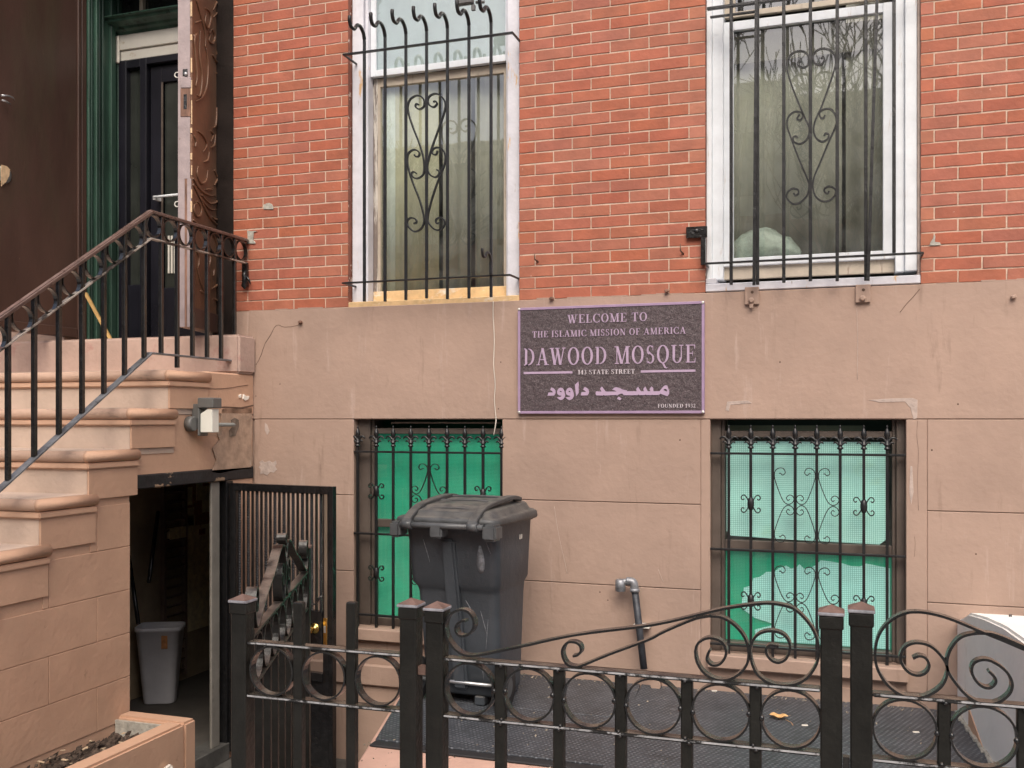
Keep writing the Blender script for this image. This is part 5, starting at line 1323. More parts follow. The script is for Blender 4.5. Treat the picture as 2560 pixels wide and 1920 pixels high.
# ================================================================== FRONT FENCE
YF = -5.468 + 2.70
def fp(px, py, y=YF): return at_y(px, py, y)
ZR1 = H - .2600 * 2.70 + .0   # upper rail
ZR2 = H - .3215 * 2.70        # lower rail
def post(par, x, y, w, ztop, zbot=-.84, cap=True):
    q = MB(); q.box(x - w / 2, x + w / 2, y - w / 2, y + w / 2, zbot, ztop)
    p = q.build('post', M['iron_post'], par, bevel=.004)
    if cap:
        e = w / 2 + .006
        q = MB(); q.box(x - w / 2 - .0035, x + w / 2 + .0035, y - w / 2 - .0035, y + w / 2 + .0035, ztop - .035, ztop - .001)
        q.build('collar', M['iron_post'], p, bevel=.003)
        MB().box(x - e, x + e, y - e, y + e, ztop, ztop + .009).build('cap_edge', M['cap_edge'], p, bevel=.002)
        MB().prism([(x - e + .002, y - e + .002, ztop + .0095), (x + e - .002, y - e + .002, ztop + .0095), (x + e - .002, y + e - .002, ztop + .0095), (x - e + .002, y + e - .002, ztop + .0095)], (0, 0, .0001))
        q = MB(); a_ = e - .001; q.add([(x - a_, y - a_, ztop + .0092), (x + a_, y - a_, ztop + .0092), (x + a_, y + a_, ztop + .0092), (x - a_, y + a_, ztop + .0092), (x, y, ztop + .0092 + w * .30)], [(3, 2, 1, 0), (0, 1, 4), (1, 2, 4), (2, 3, 4), (3, 0, 4)])
        q.build('cap', M['cap_rust'], p)
    return p
PW = .054
def xpost(l, r): # front face spans these image columns
    f = YF - PW / 2
    return (wx(l, f) + wx(r, f)) / 2
zcap = lambda px, py: wz(px, py, YF - PW / 2)
X1, X2, X3, X4, X5 = xpost(573, 616), xpost(997.5, 1040), xpost(1063, 1105), xpost(2049.5, 2107), xpost(2126, 2181)
def ring(par, cx, cz, r, y=YF, w=.030, t=.0055):
    return MB().band([(cx + math.cos(a) * r, y, cz + math.sin(a) * r) for a in [2 * PI * k / 36 for k in range(36)]], (0, 1, 0), w, t, closed=True).build('ring', M['iron_flat'], par)
def rails(par, xa_, xb_):
    for z in (ZR1, ZR2): MB().box(xa_, xb_, YF - .020, YF + .020, z - .005, z + .005).build('rail', M['iron_flat'], par, bevel=.0022, seg=2)
    for z in (ZR1, ZR2): MB().box(xa_ + .002, xb_ - .002, YF - .0206, YF - .0195, z - .0012, z + .0038).build('glint_rubbed_edge', M['edge_glint_wear'], par)  # pale strip paints the highlight and wear along each rail front
def picket(par, x, ztop, w=.031):
    MB().box(x - w / 2, x + w / 2, YF - w / 2 + .002, YF + w / 2 - .002, -.84, ztop).build('picket', M['iron_post'], par, bevel=.003)
rr_ = (ZR1 - ZR2) / 2 - .0045 - .003
zmid = (ZR1 + ZR2) / 2
# left panel (closed) between post 1 and post 2
fA = thing('fence_panel', ((X1 + X2) / 2, YF, 0), 'short black iron fence panel with three rings between the two left posts', 'fence', 'front fence panels')
ORG[fA.name] = Vector(fA.location)
post(fA, X1, YF, PW, zcap(595, 1508)); post(fA, X2, YF, PW, zcap(1018, 1519))
rails(fA, X1 + PW / 2, X2 - PW / 2)
xp = [(wx(729, YF - .014) + wx(756, YF - .014)) / 2, (wx(862, YF - .014) + wx(888, YF - .014)) / 2]
for x in xp:
    picket(fA, x, zcap(742 if x == xp[0] else 875, 1509)); 
edges = [X1 + PW / 2] + xp + [X2 - PW / 2]
for i in range(3):
    a, b2 = edges[i], edges[i + 1]
    a += .0155 if i else 0; b2 -= .0155 if i < 2 else 0
    ring(fA, (a + b2) / 2 + (.004 if i == 0 else 0), zmid, min(rr_, (b2 - a) / 2 - .003))
# middle panel with the long rising scroll
fB = thing('fence_panel', ((X3 + X4) / 2, YF, 0), 'long black iron fence panel topped by a rising scroll, in front of the bin', 'fence', 'front fence panels')
post(fB, X3, YF, PW, zcap(1084, 1528)); post(fB, X4, YF, PW, zcap(2078, 1540))
rails(fB, X3 + PW / 2, X4 - PW / 2)
xp = [wx(px, YF - .014) for px in (1248.5, 1395, 1550, 1716, 1888)]
for x in xp: picket(fB, x, ZR1 - .005)
edges = [X3 + PW / 2] + xp + [X4 - PW / 2]
for i in range(6):
    a, b2 = edges[i] + (.0155 if i else 0), edges[i + 1] - (.0155 if i < 5 else 0)
    ring(fB, (a + b2) / 2, zmid, min(rr_, (b2 - a) / 2 + .003))
z3 = 3.687
B1p = S([(470, 298), (430, 300), (392, 328), (378, 378), (405, 425), (455, 435), (510, 410), (545, 350), (540, 280), (495, 215), (430, 195), (360, 215), (305, 260), (280, 340), (295, 440), (350, 530), (430, 597), (520, 618), (640, 603), (1000, 528), (1500, 423), (2212, 330)], 1040, 1470, z3) + \
      S([(200, 550), (400, 515), (600, 488), (720, 485), (850, 505), (950, 545), (1050, 640), (1120, 740), (1160, 850), (1170, 960), (1150, 1060), (1080, 1170), (980, 1240), (850, 1262), (720, 1245), (600, 1170), (540, 1060), (520, 940), (545, 840), (610, 770), (720, 745), (830, 775), (890, 850), (895, 930), (860, 1010), (790, 1045), (720, 1020), (675, 960), (675, 910), (710, 880), (790, 890)], 1740, 1380, 3.814)
B2p = S([(1455, 620), (1500, 610), (1530, 570), (1515, 515), (1460, 490), (1400, 500), (1360, 560), (1365, 630), (1400, 690), (1460, 716), (1540, 706), (1800, 600), (2150, 470)], 1040, 1470, z3) + \
      S([(1000, 985), (1400, 815), (1600, 770)], 1480, 1400, 5.53) + S([(150, 605), (260, 620), (370, 690), (450, 780), (495, 880), (505, 980), (480, 1080), (400, 1165), (300, 1208), (200, 1205), (90, 1150), (20, 1050), (0, 950), (20, 870), (90, 820), (170, 815), (250, 850), (290, 920), (280, 1000), (230, 1060), (160, 1070), (110, 1020), (120, 960), (140, 925)], 1740, 1380, 3.814)
def fscroll(par, pts, name='scroll', n=5):
    return MB().band(cr([fp(a, b2) for a, b2 in pts], n), (0, 1, 0), .030, .0065).build(name, M['iron_flat'], par)
fscroll(fB, B1p); fscroll(fB, B2p)
# right panel
fC = thing('fence_panel', (X5 + .6, YF, 0), 'black iron fence panel with paired spirals beside the rightmost post', 'fence', 'front fence panels')
post(fC, X5, YF, PW, zcap(2153, 1533))
XE = X5 + 1.2
rails(fC, X5 + PW / 2, XE)
q = XE
x = wx(2361, YF - .014); pitch = .1795
xp = [x + pitch * i for i in range(7)]
for x in xp: picket(fC, x, ZR1 - .005)
edges = [X5 + PW / 2] + xp
for i in range(6):
    a, b2 = edges[i] + (.0155 if i else 0), edges[i + 1] - .0155
    ring(fC, (a + b2) / 2, zmid, rr_)
C1p = S([(1185, 640), (1240, 618), (1300, 635), (1335, 700), (1310, 765), (1240, 795), (1160, 775), (1095, 710), (1070, 630), (1100, 550), (1170, 505), (1260, 500), (1350, 530), (1430, 600), (1490, 690), (1500, 780), (1460, 880), (1380, 950), (1280, 992), (1170, 1000), (1060, 965), (950, 880), (870, 760), (840, 640), (850, 500), (900, 380), (1000, 280), (1120, 225), (1250, 215), (1400, 240), (1560, 290), (1800, 390), (2000, 470), (2212, 560), (2600, 720), (3000, 880), (3300, 1000)], 1960, 1470, z3)
C2p = S([(1880, 755), (1940, 820), (1940, 870), (1890, 910), (1820, 895), (1760, 840), (1725, 760), (1740, 690), (1800, 655), (1880, 655), (1970, 700), (2050, 770), (2095, 860), (2080, 950), (2000, 1025), (1900, 1055), (1790, 1045), (1680, 980), (1580, 870), (1510, 760), (1500, 650), (1540, 540), (1620, 450), (1730, 415), (1850, 410), (1960, 430), (2212, 535), (2600, 700)], 1960, 1470, z3)
fscroll(fC, C1p); fscroll(fC, C2p)
# lock blocks between the paired posts
q = MB(); q.box(X2 + PW / 2, X3 - PW / 2, YF - .012, YF + .012, zmid + .03, zmid + .055); q.build('hinge_pin', M['cap_rust'], fA)
q = MB(); q.box(X4 + PW / 2 + .001, X5 - PW / 2 - .001, YF - .010, YF + .012, wz(2115, 1925, YF), wz(2115, 1890, YF)); q.build('latch', M['iron'], fB)

# open gate leaf, swung inwards from post 1
GH = Vector((X1 - .012, YF + .05, 0)); gd = Vector((-.389, .921, 0)).normalized(); gn = Vector((gd.y, -gd.x, 0))
GLn = 1.38
gate = thing('gate_leaf', (GH.x, GH.y, 0), 'open black iron gate leaf with scrolls swung inward behind the left fence post', 'gate')
def G3(s, z, d=0): return GH + gd * s + gn * d + Vector((0, 0, z))
def gbox(s0, s1, d, z0, z1, name, m, bevel=.0015):
    return MB().obox(G3((s0 + s1) / 2, (z0 + z1) / 2), gd, gn, (0, 0, 1), (s1 - s0) / 2, d / 2, (z1 - z0) / 2).build(name, M[m], gate, bevel=bevel)
gbox(0, GLn, .034, ZR1 - .0045, ZR1 + .0045, 'rail', 'iron_gate'); gbox(0, GLn, .034, ZR2 - .0045, ZR2 + .0045, 'rail', 'iron_gate')
gbox(0, .03, .03, -.55, ZR1 + .02, 'hinge_stile', 'iron_post'); gbox(GLn - .02, GLn + .024, .044, -.55, .882, 'latch_stile', 'iron_post')
q = MB(); q.obox(G3(GLn + .002, .887), gd, gn, (0, 0, 1), .028, .028, .006); q.build('stile_cap', M['cap_rust'], gate, bevel=.003)
ng = 8; pitch = (GLn - .05) / ng
for i in range(ng):
    sc = .03 + pitch * (i + .5)
    MB().band([G3(sc + math.cos(a) * rr_, zmid + math.sin(a) * rr_) for a in [2 * PI * k / 32 for k in range(32)]], gn, .030, .0055, closed=True).build('ring', M['iron_gate'], gate)
    if i:
        s_ = .03 + pitch * i
        gbox(s_ - .013, s_ + .013, .026, -.55, ZR2 - .005, 'picket', 'iron_post')
        gbox(s_ - .008, s_ + .008, .020, ZR2 + .005, ZR1 - .005, 'ring_post', 'iron_post')
# the same scroll as the long panel, mirrored and stretched over the leaf
def to_leaf(pts, side_):
    out = []
    half = (GLn - .06) / 2
    for a, b2 in pts:
        p = fp(a, b2); u = (p.x - (X3 + PW / 2)) / (X4 - X3 - PW)
        s_ = .033 + u * half if side_ == 0 else GLn - .025 - u * half
        out.append(G3(s_, p.z + .002))
    return out
# two rising bands that meet back to back in the middle of the leaf, each ending in a spiral
for sd_ in (0, 1):
    MB().band(cr(to_leaf(B1p, sd_), 5), gn, .036, .0065).build('scroll', M['iron_gate'], gate)
cc = [G3(GLn / 2 + .028 * math.cos(a) * (1 - .05 * k), ZR1 + .232 + .030 * math.sin(a) * (1 - .05 * k)) for k, a in enumerate([-PI / 2 + k * PI / 6 for k in range(15)])]
MB().band(cc, gn, .036, .0065).build('top_curl', M['iron_gate'], gate)

# ------------------------------------------------------------------ security gate of the basement door, folded back on the wall
gh = Vector((-3.548, -.278, 0)); gf = Vector((-2.788, -.372, 0)); sd = (gf - gh); SLn = sd.length; sd.normalize(); sn = Vector((sd.y, -sd.x, 0))
sg = thing('security_gate', (gh.x, gh.y, -.5), 'tall black security door grille with twisted bars folded back by the basement entry', 'security gate')
ztg = 1.085; zbg = -.55
def S3(s, z, d=0): return gh + sd * s + sn * d + Vector((0, 0, z))
def sbox(s0, s1, d0, d1, z0, z1, name, m, bevel=.002, par=None):
    return MB().obox(S3((s0 + s1) / 2, (z0 + z1) / 2, (d0 + d1) / 2), sd, sn, (0, 0, 1), (s1 - s0) / 2, (d1 - d0) / 2, (z1 - z0) / 2).build(name, M[m], par or sg, bevel=bevel)
sbox(-.075, -.012, -.03, .03, zbg, 1.097, 'fixed_frame', 'black')
sbox(0, .045, -.018, .018, zbg, ztg, 'hinge_stile', 'black'); sbox(SLn - .030, SLn, -.018, .018, zbg, ztg, 'lock_stile', 'black')
sbox(SLn - .075, SLn - .032, -.014, .012, zbg + .001, ztg - .001, 'inner_stile', 'black')
sbox(SLn - .062, SLn - .042, .012, .015, .20, ztg - .03, 'bare_strip', 'iron_tan', bevel=0)
sbox(.0455, SLn - .031, -.018, .018, ztg - .045, ztg, 'top_rail', 'black'); sbox(.0455, SLn - .076, -.018, .018, -.05, 0, 'middle_rail', 'black')
zk = at_y(812, 1573, -.38).z
sbox(SLn - .21, SLn - .076, -.020, .020, zk - .14, zk + .10, 'lock_box', 'black'); sbox(.0455, SLn - .076, -.004, .004, zbg, -.052, 'kick_plate', 'black')
nb = 19; s0, s1 = .065, SLn - .095
for i in range(nb):
    s_ = s0 + (s1 - s0) * i / (nb - 1); z0 = zk + .10 if s_ > SLn - .21 else -.0
    p = S3(s_, 0)
    if i % 2 == 0: MB().twist(p.x, p.y, z0, ztg - .045, .0145, 16).build('twisted_bar', M['black'], sg)
    else: MB().box(p.x - .0060, p.x + .0060, p.y - .006, p.y + .006, z0, ztg - .045).build('bar', M['black'], sg)
kp = S3(SLn - .125, zk, .020)
MB().lathe(kp, [(.032, 0), (.032, .004), (.024, .009), (.011, .013), (.011, .035), (.018, .042), (.027, .052), (.028, .064), (.022, .074), (.006, .078)], 20, sn).build('door_knob', M['brass'], sg)
sbox(SLn - .0665, SLn - .040, .0152, .020, zk - .10, zk + .065, 'strike_plate', 'brass')
sbox(SLn - .062, SLn - .048, .0202, .0215, zk - .02, zk + .02, 'latch_bolt', 'steel')
q = MB(); q.tube(cr([S3(SLn - .19, zk + .19, .03), S3(SLn - .17, zk + .16, .05), S3(SLn - .13, zk + .145, .05), S3(SLn - .10, zk + .15, .04), S3(SLn - .085, zk + .185, .03), S3(SLn - .07, zk + .19, .02)], 4), .006, 6); q.build('hasp_hook', M['iron'], sg)

# ================================================================== BIN
bn = thing('wheeled_bin', (-1.86, -.6, 0), 'large charcoal wheeled bin standing before the left basement window', 'bin')
rot = math.radians(-3); ca, sa = math.cos(rot), math.sin(rot)
BX, BY = -1.873, -.60
def R_(x, y, z): return Vector((BX + x * ca - y * sa, BY + x * sa + y * ca, z))
def rring(x0, x1, y0, y1, z, r=.05): return [R_(*p) for p in rrect(x0, x1, y0, y1, r, z, 5)]
q = MB()
q.loft([rring(-.212, .205, -.07, .25, .045), rring(-.215, .208, -.09, .255, .06), rring(-.225, .218, -.13, .265, .40), rring(-.231, .224, -.15, .27, .58),
        rring(-.236, .228, -.158, .273, .605), rring(-.252, .243, -.185, .28, .635), rring(-.258, .248, -.20, .29, .80), rring(-.265, .254, -.225, .295, .93), rring(-.276, .264, -.24, .305, .935), rring(-.276, .264, -.24, .305, .955)])
q.build('bin_body', M['bin'], bn)
q = MB(); q.loft([[R_(-.055, -.235, .865), R_(.02, -.235, .865), R_(.02, -.20, .865), R_(-.055, -.20, .865)], [R_(-.035, -.115, .08), R_(.045, -.115, .08), R_(.045, -.08, .08), R_(-.035, -.08, .08)]], smooth=False)
q.build('centre_rib', M['bin'], bn, bevel=.012, seg=2)
# handle assembly toward the street
for (xa_, xb_) in ((-.292, -.232), (.218, .292)):
    q = MB(); q.obox(R_((xa_ + xb_) / 2, -.285, .918), (ca, sa, 0), (-sa, ca, 0), (0, 0, 1), (xb_ - xa_) / 2, .050, .040); q.build('handle_bracket', M['bin_hinge'], bn, bevel=.012, seg=2)
q = MB(); q.obox(R_(-.035, -.285, .918), (ca, sa, 0), (-sa, ca, 0), (0, 0, 1), .033, .045, .036); q.build('centre_bracket', M['bin_hinge'], bn, bevel=.008, seg=2)
q = MB(); q.tube([R_(-.235, -.315, .943), R_(.22, -.315, .943)], .0155, 12); q.build('handle_bar', M['bin_hinge'], bn)
# lid: stepped shells, sloping up from the hinge side
def lring(e, zf, zb, r=.06, y0=-.292, y1=.335):
    zb = zf + (zb - zf) * .75
    pts = []
    for p in rrect(-.290 + e, .278 - e, y0 + e * .9, y1 - e * .9, r, 0, 5):
        f = (p[1] - y0) / (y1 - y0); z = zf + (zb - zf) * math.sin(min(1, f * 1.05) * PI / 2) - .012 * (p[0] / .29) ** 2
        pts.append(R_(p[0], p[1], z))
    return pts
q = MB(); q.loft([lring(0, .958, .952), lring(-.004, .966, .962), lring(0, .985, .990), lring(.012, .990, 1.000), lring(.030, .992, 1.004), lring(.045, 1.012, 1.036), lring(.055, 1.016, 1.044), lring(.095, 1.018, 1.050), lring(.115, 1.026, 1.068), lring(.16, 1.028, 1.075)])
lid = q.build('lid', M['bin_lid'], bn, bevel=0)
for x in (-.195, .165):
    pts = [R_(x, -.330, .945), R_(x, -.318, .968), R_(x + .005, -.26, 1.005), R_(x + .01, -.20, 1.030), R_(x + .02, -.10, 1.046), R_(x + .03, .02, 1.058), R_(x + .035, .12, 1.060), R_(x + .038, .20, 1.045)]
    q = MB(); q.band(cr(pts, 3), (ca, sa, 0), .046, .022); q.build('lid_strap', M['bin_lid'], lid, bevel=.004)
    q = MB(); q.lathe(R_(x - .027, -.318, .945), [(.024, 0), (.024, .054)], 14, (ca, sa, 0)); q.build('hinge_barrel', M['bin_hinge'], lid)
for y, z in ((-.245, 1.001), (-.20, 1.017), (-.03, 1.045), (.10, 1.057)):
    q = MB(); q.band([R_(-.165, y, z), R_(-.05, y, z + .006), R_(.05, y, z + .006), R_(.145, y, z)], (-sa, ca, .3), .014, .008); q.build('lid_ridge', M['bin_hinge'], lid)
for x in (-.245, .245):
    q = MB(); q.lathe(R_(x - .025, -.115, .118), [(.06, 0), (.108, .002), (.115, .012), (.115, .040), (.108, .050), (.06, .052)], 24, (ca, sa, 0)); w_ = q.build('wheel', M['rubber'], bn)
    MB().lathe(R_(x - .027, -.115, .118), [(.055, 0), (.055, .056)], 16, (ca, sa, 0)).build('hub', M['bin_hinge'], w_)
q = MB(); q.tube([R_(-.24, -.115, .118), R_(.24, -.115, .118)], .010, 8); q.build('axle', M['steel'], bn)
for (x, y) in ((-.15, .24), (.15, .24), (.10, -.06)):
    q = MB(); q.obox(R_(x, y, .025), (ca, sa, 0), (-sa, ca, 0), (0, 0, 1), .028, .03, .024); q.build('foot', M['bin'], bn, bevel=.006)

# ================================================================== MATS, LEAF, PIPE, SMALL THINGS
mats_ = [((-2.40, -.012), (-2.24, -.658), (-1.008, -.658), (-1.075, -.012)), ((-2.236, -.664), (-2.05, -1.335), (-.957, -1.335), (-1.004, -.664)), ((-1.068, -.012), (-.945, -1.62), (4.45, -1.62), (4.45, -.012))]
mats_[2] = ((-1.068, -.012), (-.945, -1.72), (4.45, -1.72), (4.45, -.012))
labs = ['black ribbed rubber mat beneath the bin, against the wall', 'black ribbed rubber mat at the edge of the pink step', 'large black ribbed rubber mat below the right basement window']
for pl_, lb in zip(mats_, labs):
    q = MB(); q.prism([(x, y, -.0175) for x, y in pl_], (0, 0, .0165 if lb[0] == 'b' else .0172))
    tag(q.build('rubber_mat', M['tread'], None, bevel=.003), lb, 'mat', 'rubber mats on the areaway floor')
q = MB(); q.box(-2.05, -.96, -1.40, -1.337, -.0175, -.006); tag(q.build('mat_edging', M['rubber'], None, bevel=.004), 'worn black edging strip along the front rubber mat', 'edging strip')
lp = at_z(1948, 1797, .002)
q = MB(); out = [(-.060, .005), (-.050, .020), (-.035, .030), (-.015, .022), (.0, .030), (.02, .028), (.035, .018), (.055, .004), (.045, -.010), (.03, -.012), (.015, -.024), (-.01, -.020), (-.03, -.012), (-.045, -.010)]
vs = [(lp.x + x * .8, lp.y + y * 1.3, .012 + .010 * abs(math.sin(x * 45)) ) for x, y in out]
q.add(vs + [(lp.x, lp.y, .004)], [(i, (i + 1) % len(out), len(out)) for i in range(len(out))])
q.tube([(lp.x + .03, lp.y - .015, .006), (lp.x + .06, lp.y - .05, .004), (lp.x + .07, lp.y - .09, .003)], .0012, 5)
tag(q.build('dry_leaf', M['leaf'], None), 'curled dry orange leaf lying on the right rubber mat', 'leaf')
for i_, (px, py) in enumerate(((2012, 1813), (1495, 1820), (1786, 1727), (2290, 1830))):
    c = at_z(px, py, .002); q = MB(); q.obox(c, (1, .3, 0), (-.3, 1, 0), (0, 0, 1), .014, .006, .002)
    tag(q.build('litter_scrap', M['chip_white'], None), ['tiny white scrap right of the dry leaf', 'tiny white scrap below the middle ring of the fence', 'tiny white scrap by the foot of the wall', 'tiny white scrap on the mat at far right'][i_], 'scrap', 'small white scraps on the mats')
# leaning pipe with elbows
YP = -.085
pp = thing('vent_pipe', (wx(1610, YP), YP, .1), 'dark leaning pipe with a galvanised double elbow against the wall', 'pipe')
pa, pb = at_y(1587, 1474, YP), at_y(1610, 1672, YP)
q = MB(); q.tube([pb, pa], .0195, 14); q.build('pipe_run', M['pipe'], pp)
e1 = at_y(1567, 1453, YP); e2 = at_y(1549, 1456, YP)
q = MB(); q.tube(cr([pa + Vector((0, 0, -.01)), pa + Vector((-.004, 0, .03)), at_y(1579, 1454, YP), e1], 4), .0235, 12); q.lathe(pa + Vector((0, 0, -.012)), [(.027, 0), (.027, .018)], 14); q.build('elbow', M['galv'], pp)
q = MB(); q.tube([e1 + Vector((.01, 0, 0)), e2 + Vector((-.005, 0, 0))], .018, 10); q.lathe(at_y(1551, 1461, YP) + Vector((0, 0, .026)), [(.020, .003), (.028, -.004), (.029, -.06), (.025, -.064)], 14); q.build('outlet_elbow', M['galv'], pp)
q = MB(); cz = wz(1600, 1568, YP); c = at_y(1600, 1568, YP); q.box(c.x - .042, c.x + .048, YP + .018, -.011, cz - .010, cz + .010); q.build('pipe_clamp', M['chip_white'], pp, bevel=.002)
q = MB(); c = at_y(1640, 1712, -.06); q.lathe((c.x, -.011, c.z), [(.024, 0), (.024, -.05), (.028, -.052), (.028, -.066)], 14, (0, 1, 0))
tag(q.build('drain_stub', M['stucco'], None), 'short brown drain stub low on the wall right of the pipe', 'drain')
# thin wire hanging from the tall window
wp = [at_y(px, py, -.016) for px, py in ((1233, 753), (1233, 790), (1236, 850), (1234, 910), (1238, 960), (1236, 1000), (1240, 1045), (1241, 1062), (1236, 1088))]
for i_ in (-2, -1): wp[i_].y = -.03
tag(MB().tube(cr(wp, 4), .0028, 6).build('loose_wire', M['wire'], None), 'thin pale wire hanging down the stucco left of the sign', 'wire')
# tan tabs below the right tall window
for i_, (x0_, x1_, y0_, y1_) in enumerate(((1862, 1897, 718, 760), (2139, 2176, 712, 755))):
    t = thing('wall_bracket', (wx((x0_ + x1_) / 2), -.01, wz(1900, y1_)), ['tan painted metal tab under the left side of the right tall window', 'tan painted metal tab under the right side of the right tall window'][i_], 'bracket', 'painted metal tabs')
    a, b2 = at_y(x0_, y0_, -.03), at_y(x1_, y1_, -.03)
    MB().box(a.x, b2.x, -.030, -.011, b2.z, a.z).build('plate', M['stucco'], t, bevel=.002)
    cx_ = (a.x + b2.x) / 2
    MB().lathe((cx_ + .002, -.0302, a.z - .028), [(.008, 0), (.008, -.001)], 12, (0, 1, 0)).build('bolt_hole', M['crack'], t)
    MB().lathe((cx_ - .002, -.030, b2.z + .020), [(.016, 0), (.016, -.010), (.008, -.016)], 8, (0, 1, 0)).build('bolt', M['stucco'], t)
    if i_ == 0: MB().box(cx_ - .012, cx_ + .008, -.036, -.026, b2.z - .022, b2.z + .012).build('bolt_shank', M['stucco'], t, bevel=.003)
# bent nails in the brickwork
for i_, (pts, lb) in enumerate((((1336, 634), (1337, 648), (1344, 654)), ((1701, 610), (1701, 625), (1707, 634)))and
                               ((((1336, 634), (1337, 648), (1345, 655)), 'bent black nail in the brick above the sign at left'), (((1701, 609), (1701, 626), (1708, 635)), 'bent black nail in the brick near the hinge plate'))):
    P3 = [at_y(px, py, yy_) for (px, py), yy_ in zip(pts, (-.04, -.03, .0))]
    tag(MB().tube(P3, [.002, .004, .006], 6).build('bent_nail', M['crack'], None), lb, 'nail', 'bent nails in the brick')
# stubs where fixings were torn out along the top of the stucco
for i_, (px, py) in enumerate(((1380, 747), (1668, 728), (2533, 743), (753, 806))):
    c = at_y(px, py, -.01); q = MB(); q.obox(c + Vector((0, -.012, 0)), (1, 0, .3), (0, 1, 0), (-.3, 0, 1), .012, .012, .009)
    tag(q.build('broken_fixing', M['rot'] if i_ != 2 else M['stucco'], None, bevel=.004), ['broken rusty fixing just above the sign at left', 'broken rusty fixing just above the sign at right', 'painted square lug at the far right of the stucco', 'small rusty stub at the end of the wall crack'][i_], 'fixing')
# grey cement repairs, filler smears, cracks
def patch(pts, y, d, m, name, par, k=1.0):
    return MB().prism([at_y(px, py, y) for px, py in pts], (0, d, 0)).build(name, M[m], par, bevel=.001)
patch(S([(370, 465), (400, 450), (430, 445), (460, 460), (472, 490), (470, 512), (370, 512)], 570, 400, 4.147), -.002, -.004, 'cement', 'cement_repair', facade)
patch(S([(200, 735), (310, 738), (270, 750), (262, 830), (285, 850), (285, 868), (195, 868), (195, 850), (212, 830)], 570, 400, 4.147), -.002, -.004, 'cement', 'cement_repair', facade)
patch(S([(310, 770), (325, 790), (320, 850), (370, 855), (385, 882), (262, 890), (275, 850), (300, 815)], 2260, 400, 4.147), -.002, -.004, 'cement', 'cement_repair', facade)
patch(((648, 1156), (656, 1150), (662, 1156), (674, 1152), (682, 1157), (690, 1151), (692, 1160), (688, 1166), (693, 1174), (684, 1182), (676, 1180), (668, 1189), (658, 1184), (650, 1186), (652, 1174), (646, 1168), (652, 1162)), -.0105, -.0015, 'filler', 'peeled_patch', stucco)
patch(((662, 1056), (668, 1062), (674, 1078), (668, 1088), (662, 1076)), -.0105, -.0015, 'filler', 'peeled_patch', stucco)
patch(((2170, 1000), (2230, 996), (2282, 995), (2294, 1000), (2293, 1045), (2284, 1049), (2276, 1020), (2262, 1004), (2200, 1006)), -.0105, -.0015, 'filler', 'filler_smear', stucco)
patch(((1818, 1004), (1870, 1001), (1880, 1008), (1826, 1012), (1822, 1028), (1814, 1026)), -.0105, -.0015, 'filler', 'filler_smear', stucco)
patch(((2276, 1165), (2281, 1166), (2284, 1230), (2278, 1262), (2273, 1230)), -.0105, -.0015, 'filler', 'filler_smear', stucco)
def crack(pts, par, x=None, y=None, r=.0016):
    P3 = [at_y(px, py, y) if y is not None else at_x(px, py, x) for px, py in pts]
    rng = random.Random(len(pts)); P3 = [p + Vector((0, 0, rng.uniform(-.003, .003))) for p in cr(P3, 3)]
    return MB().tube(P3, r, 5).build('crack', M['crack'], par)
crack(((640, 912), (650, 894), (658, 872), (664, 856), (676, 838), (692, 812), (712, 818), (735, 816), (755, 808)), stucco, y=-.0105)
crack(((2294, 1052), (2292, 1090), (2296, 1130), (2294, 1200), (2296, 1276)), stucco, y=-.0100, r=.0009)
crack(((2286, 1340), (2288, 1360), (2286, 1390)), stucco, y=-.0100, r=.0009)
crack(((2250, 780), (2270, 755), (2290, 735), (2300, 722)), stucco, y=-.0105)
crack(((235, 1222), (262, 1222), (300, 1216), (322, 1210), (332, 1200)), side, x=XS - .003, r=.0022)
crack(((120, 1354), (160, 1338), (195, 1324), (230, 1322), (238, 1250), (240, 1230)), side, x=XS - .001, r=.002)
crack(((0, 1492), (40, 1480), (80, 1466), (112, 1446), (114, 1404)), side, x=XS - .001, r=.002)
crack(((470, 963), (500, 968), (560, 972), (620, 962)), side, x=XS + .006, r=.0015)
# small black camera bracket by the hooked bars
cb = thing('camera_bracket', at_y(1165, 10, -.2), 'small black camera bracket among the hooked bar tops of the left tall window', 'bracket')
q = MB(); a, b2 = at_y(1145, 18, -.2), at_y(1186, -6, -.2); q.box(a.x, b2.x, -.24, -.2, a.z, b2.z + .01); q.build('body', M['lamp_grey'], cb, bevel=.004)
q = MB(); c = at_y(1190, 6, -.2); q.tube([c, c + Vector((.05, 0, -.004))], .009, 8); q.box(c.x - .02, c.x, -.225, -.205, c.z - .05, c.z - .02); q.build('arm', M['lamp_grey'], cb)
# iron railing tip and white masonry of the neighbour's stair at the right
nb_ = thing('neighbour_stair_wall', (.62, -.8, 0), 'white painted sloping stair wall at the right edge behind the fence', 'wall')
xw = lambda y: .540 - .087 * y
prof_ = [(-.012, -.6), (-.012, .465), (-.10, .485), (-.28, .548), (-.60, .590), (-.95, .622), (-1.6, .64), (-2.3, .64), (-2.3, -.6)]
n_ = len(prof_)
q = MB(); q.add([(xw(y), y, z) for y, z in prof_] + [(xw(y) + .25, y, z) for y, z in prof_], [tuple(range(n_)), tuple(range(2 * n_ - 1, n_ - 1, -1))] + [(i, n_ + i, n_ + (i + 1) % n_, (i + 1) % n_) for i in range(n_)])
q.build('masonry_wall', M['whitewall'], nb_, bevel=.012, seg=2)
q = MB(); q.prism([(xw(-.30) - .004, -.30, .10), (xw(-.62) - .004, -.62, -.005), (xw(-.30) - .004, -.30, -.005)], (.005, 0, 0)); q.build('bare_corner', M['stoop'], nb_)
q = MB()
rng = random.Random(4); y = -.02
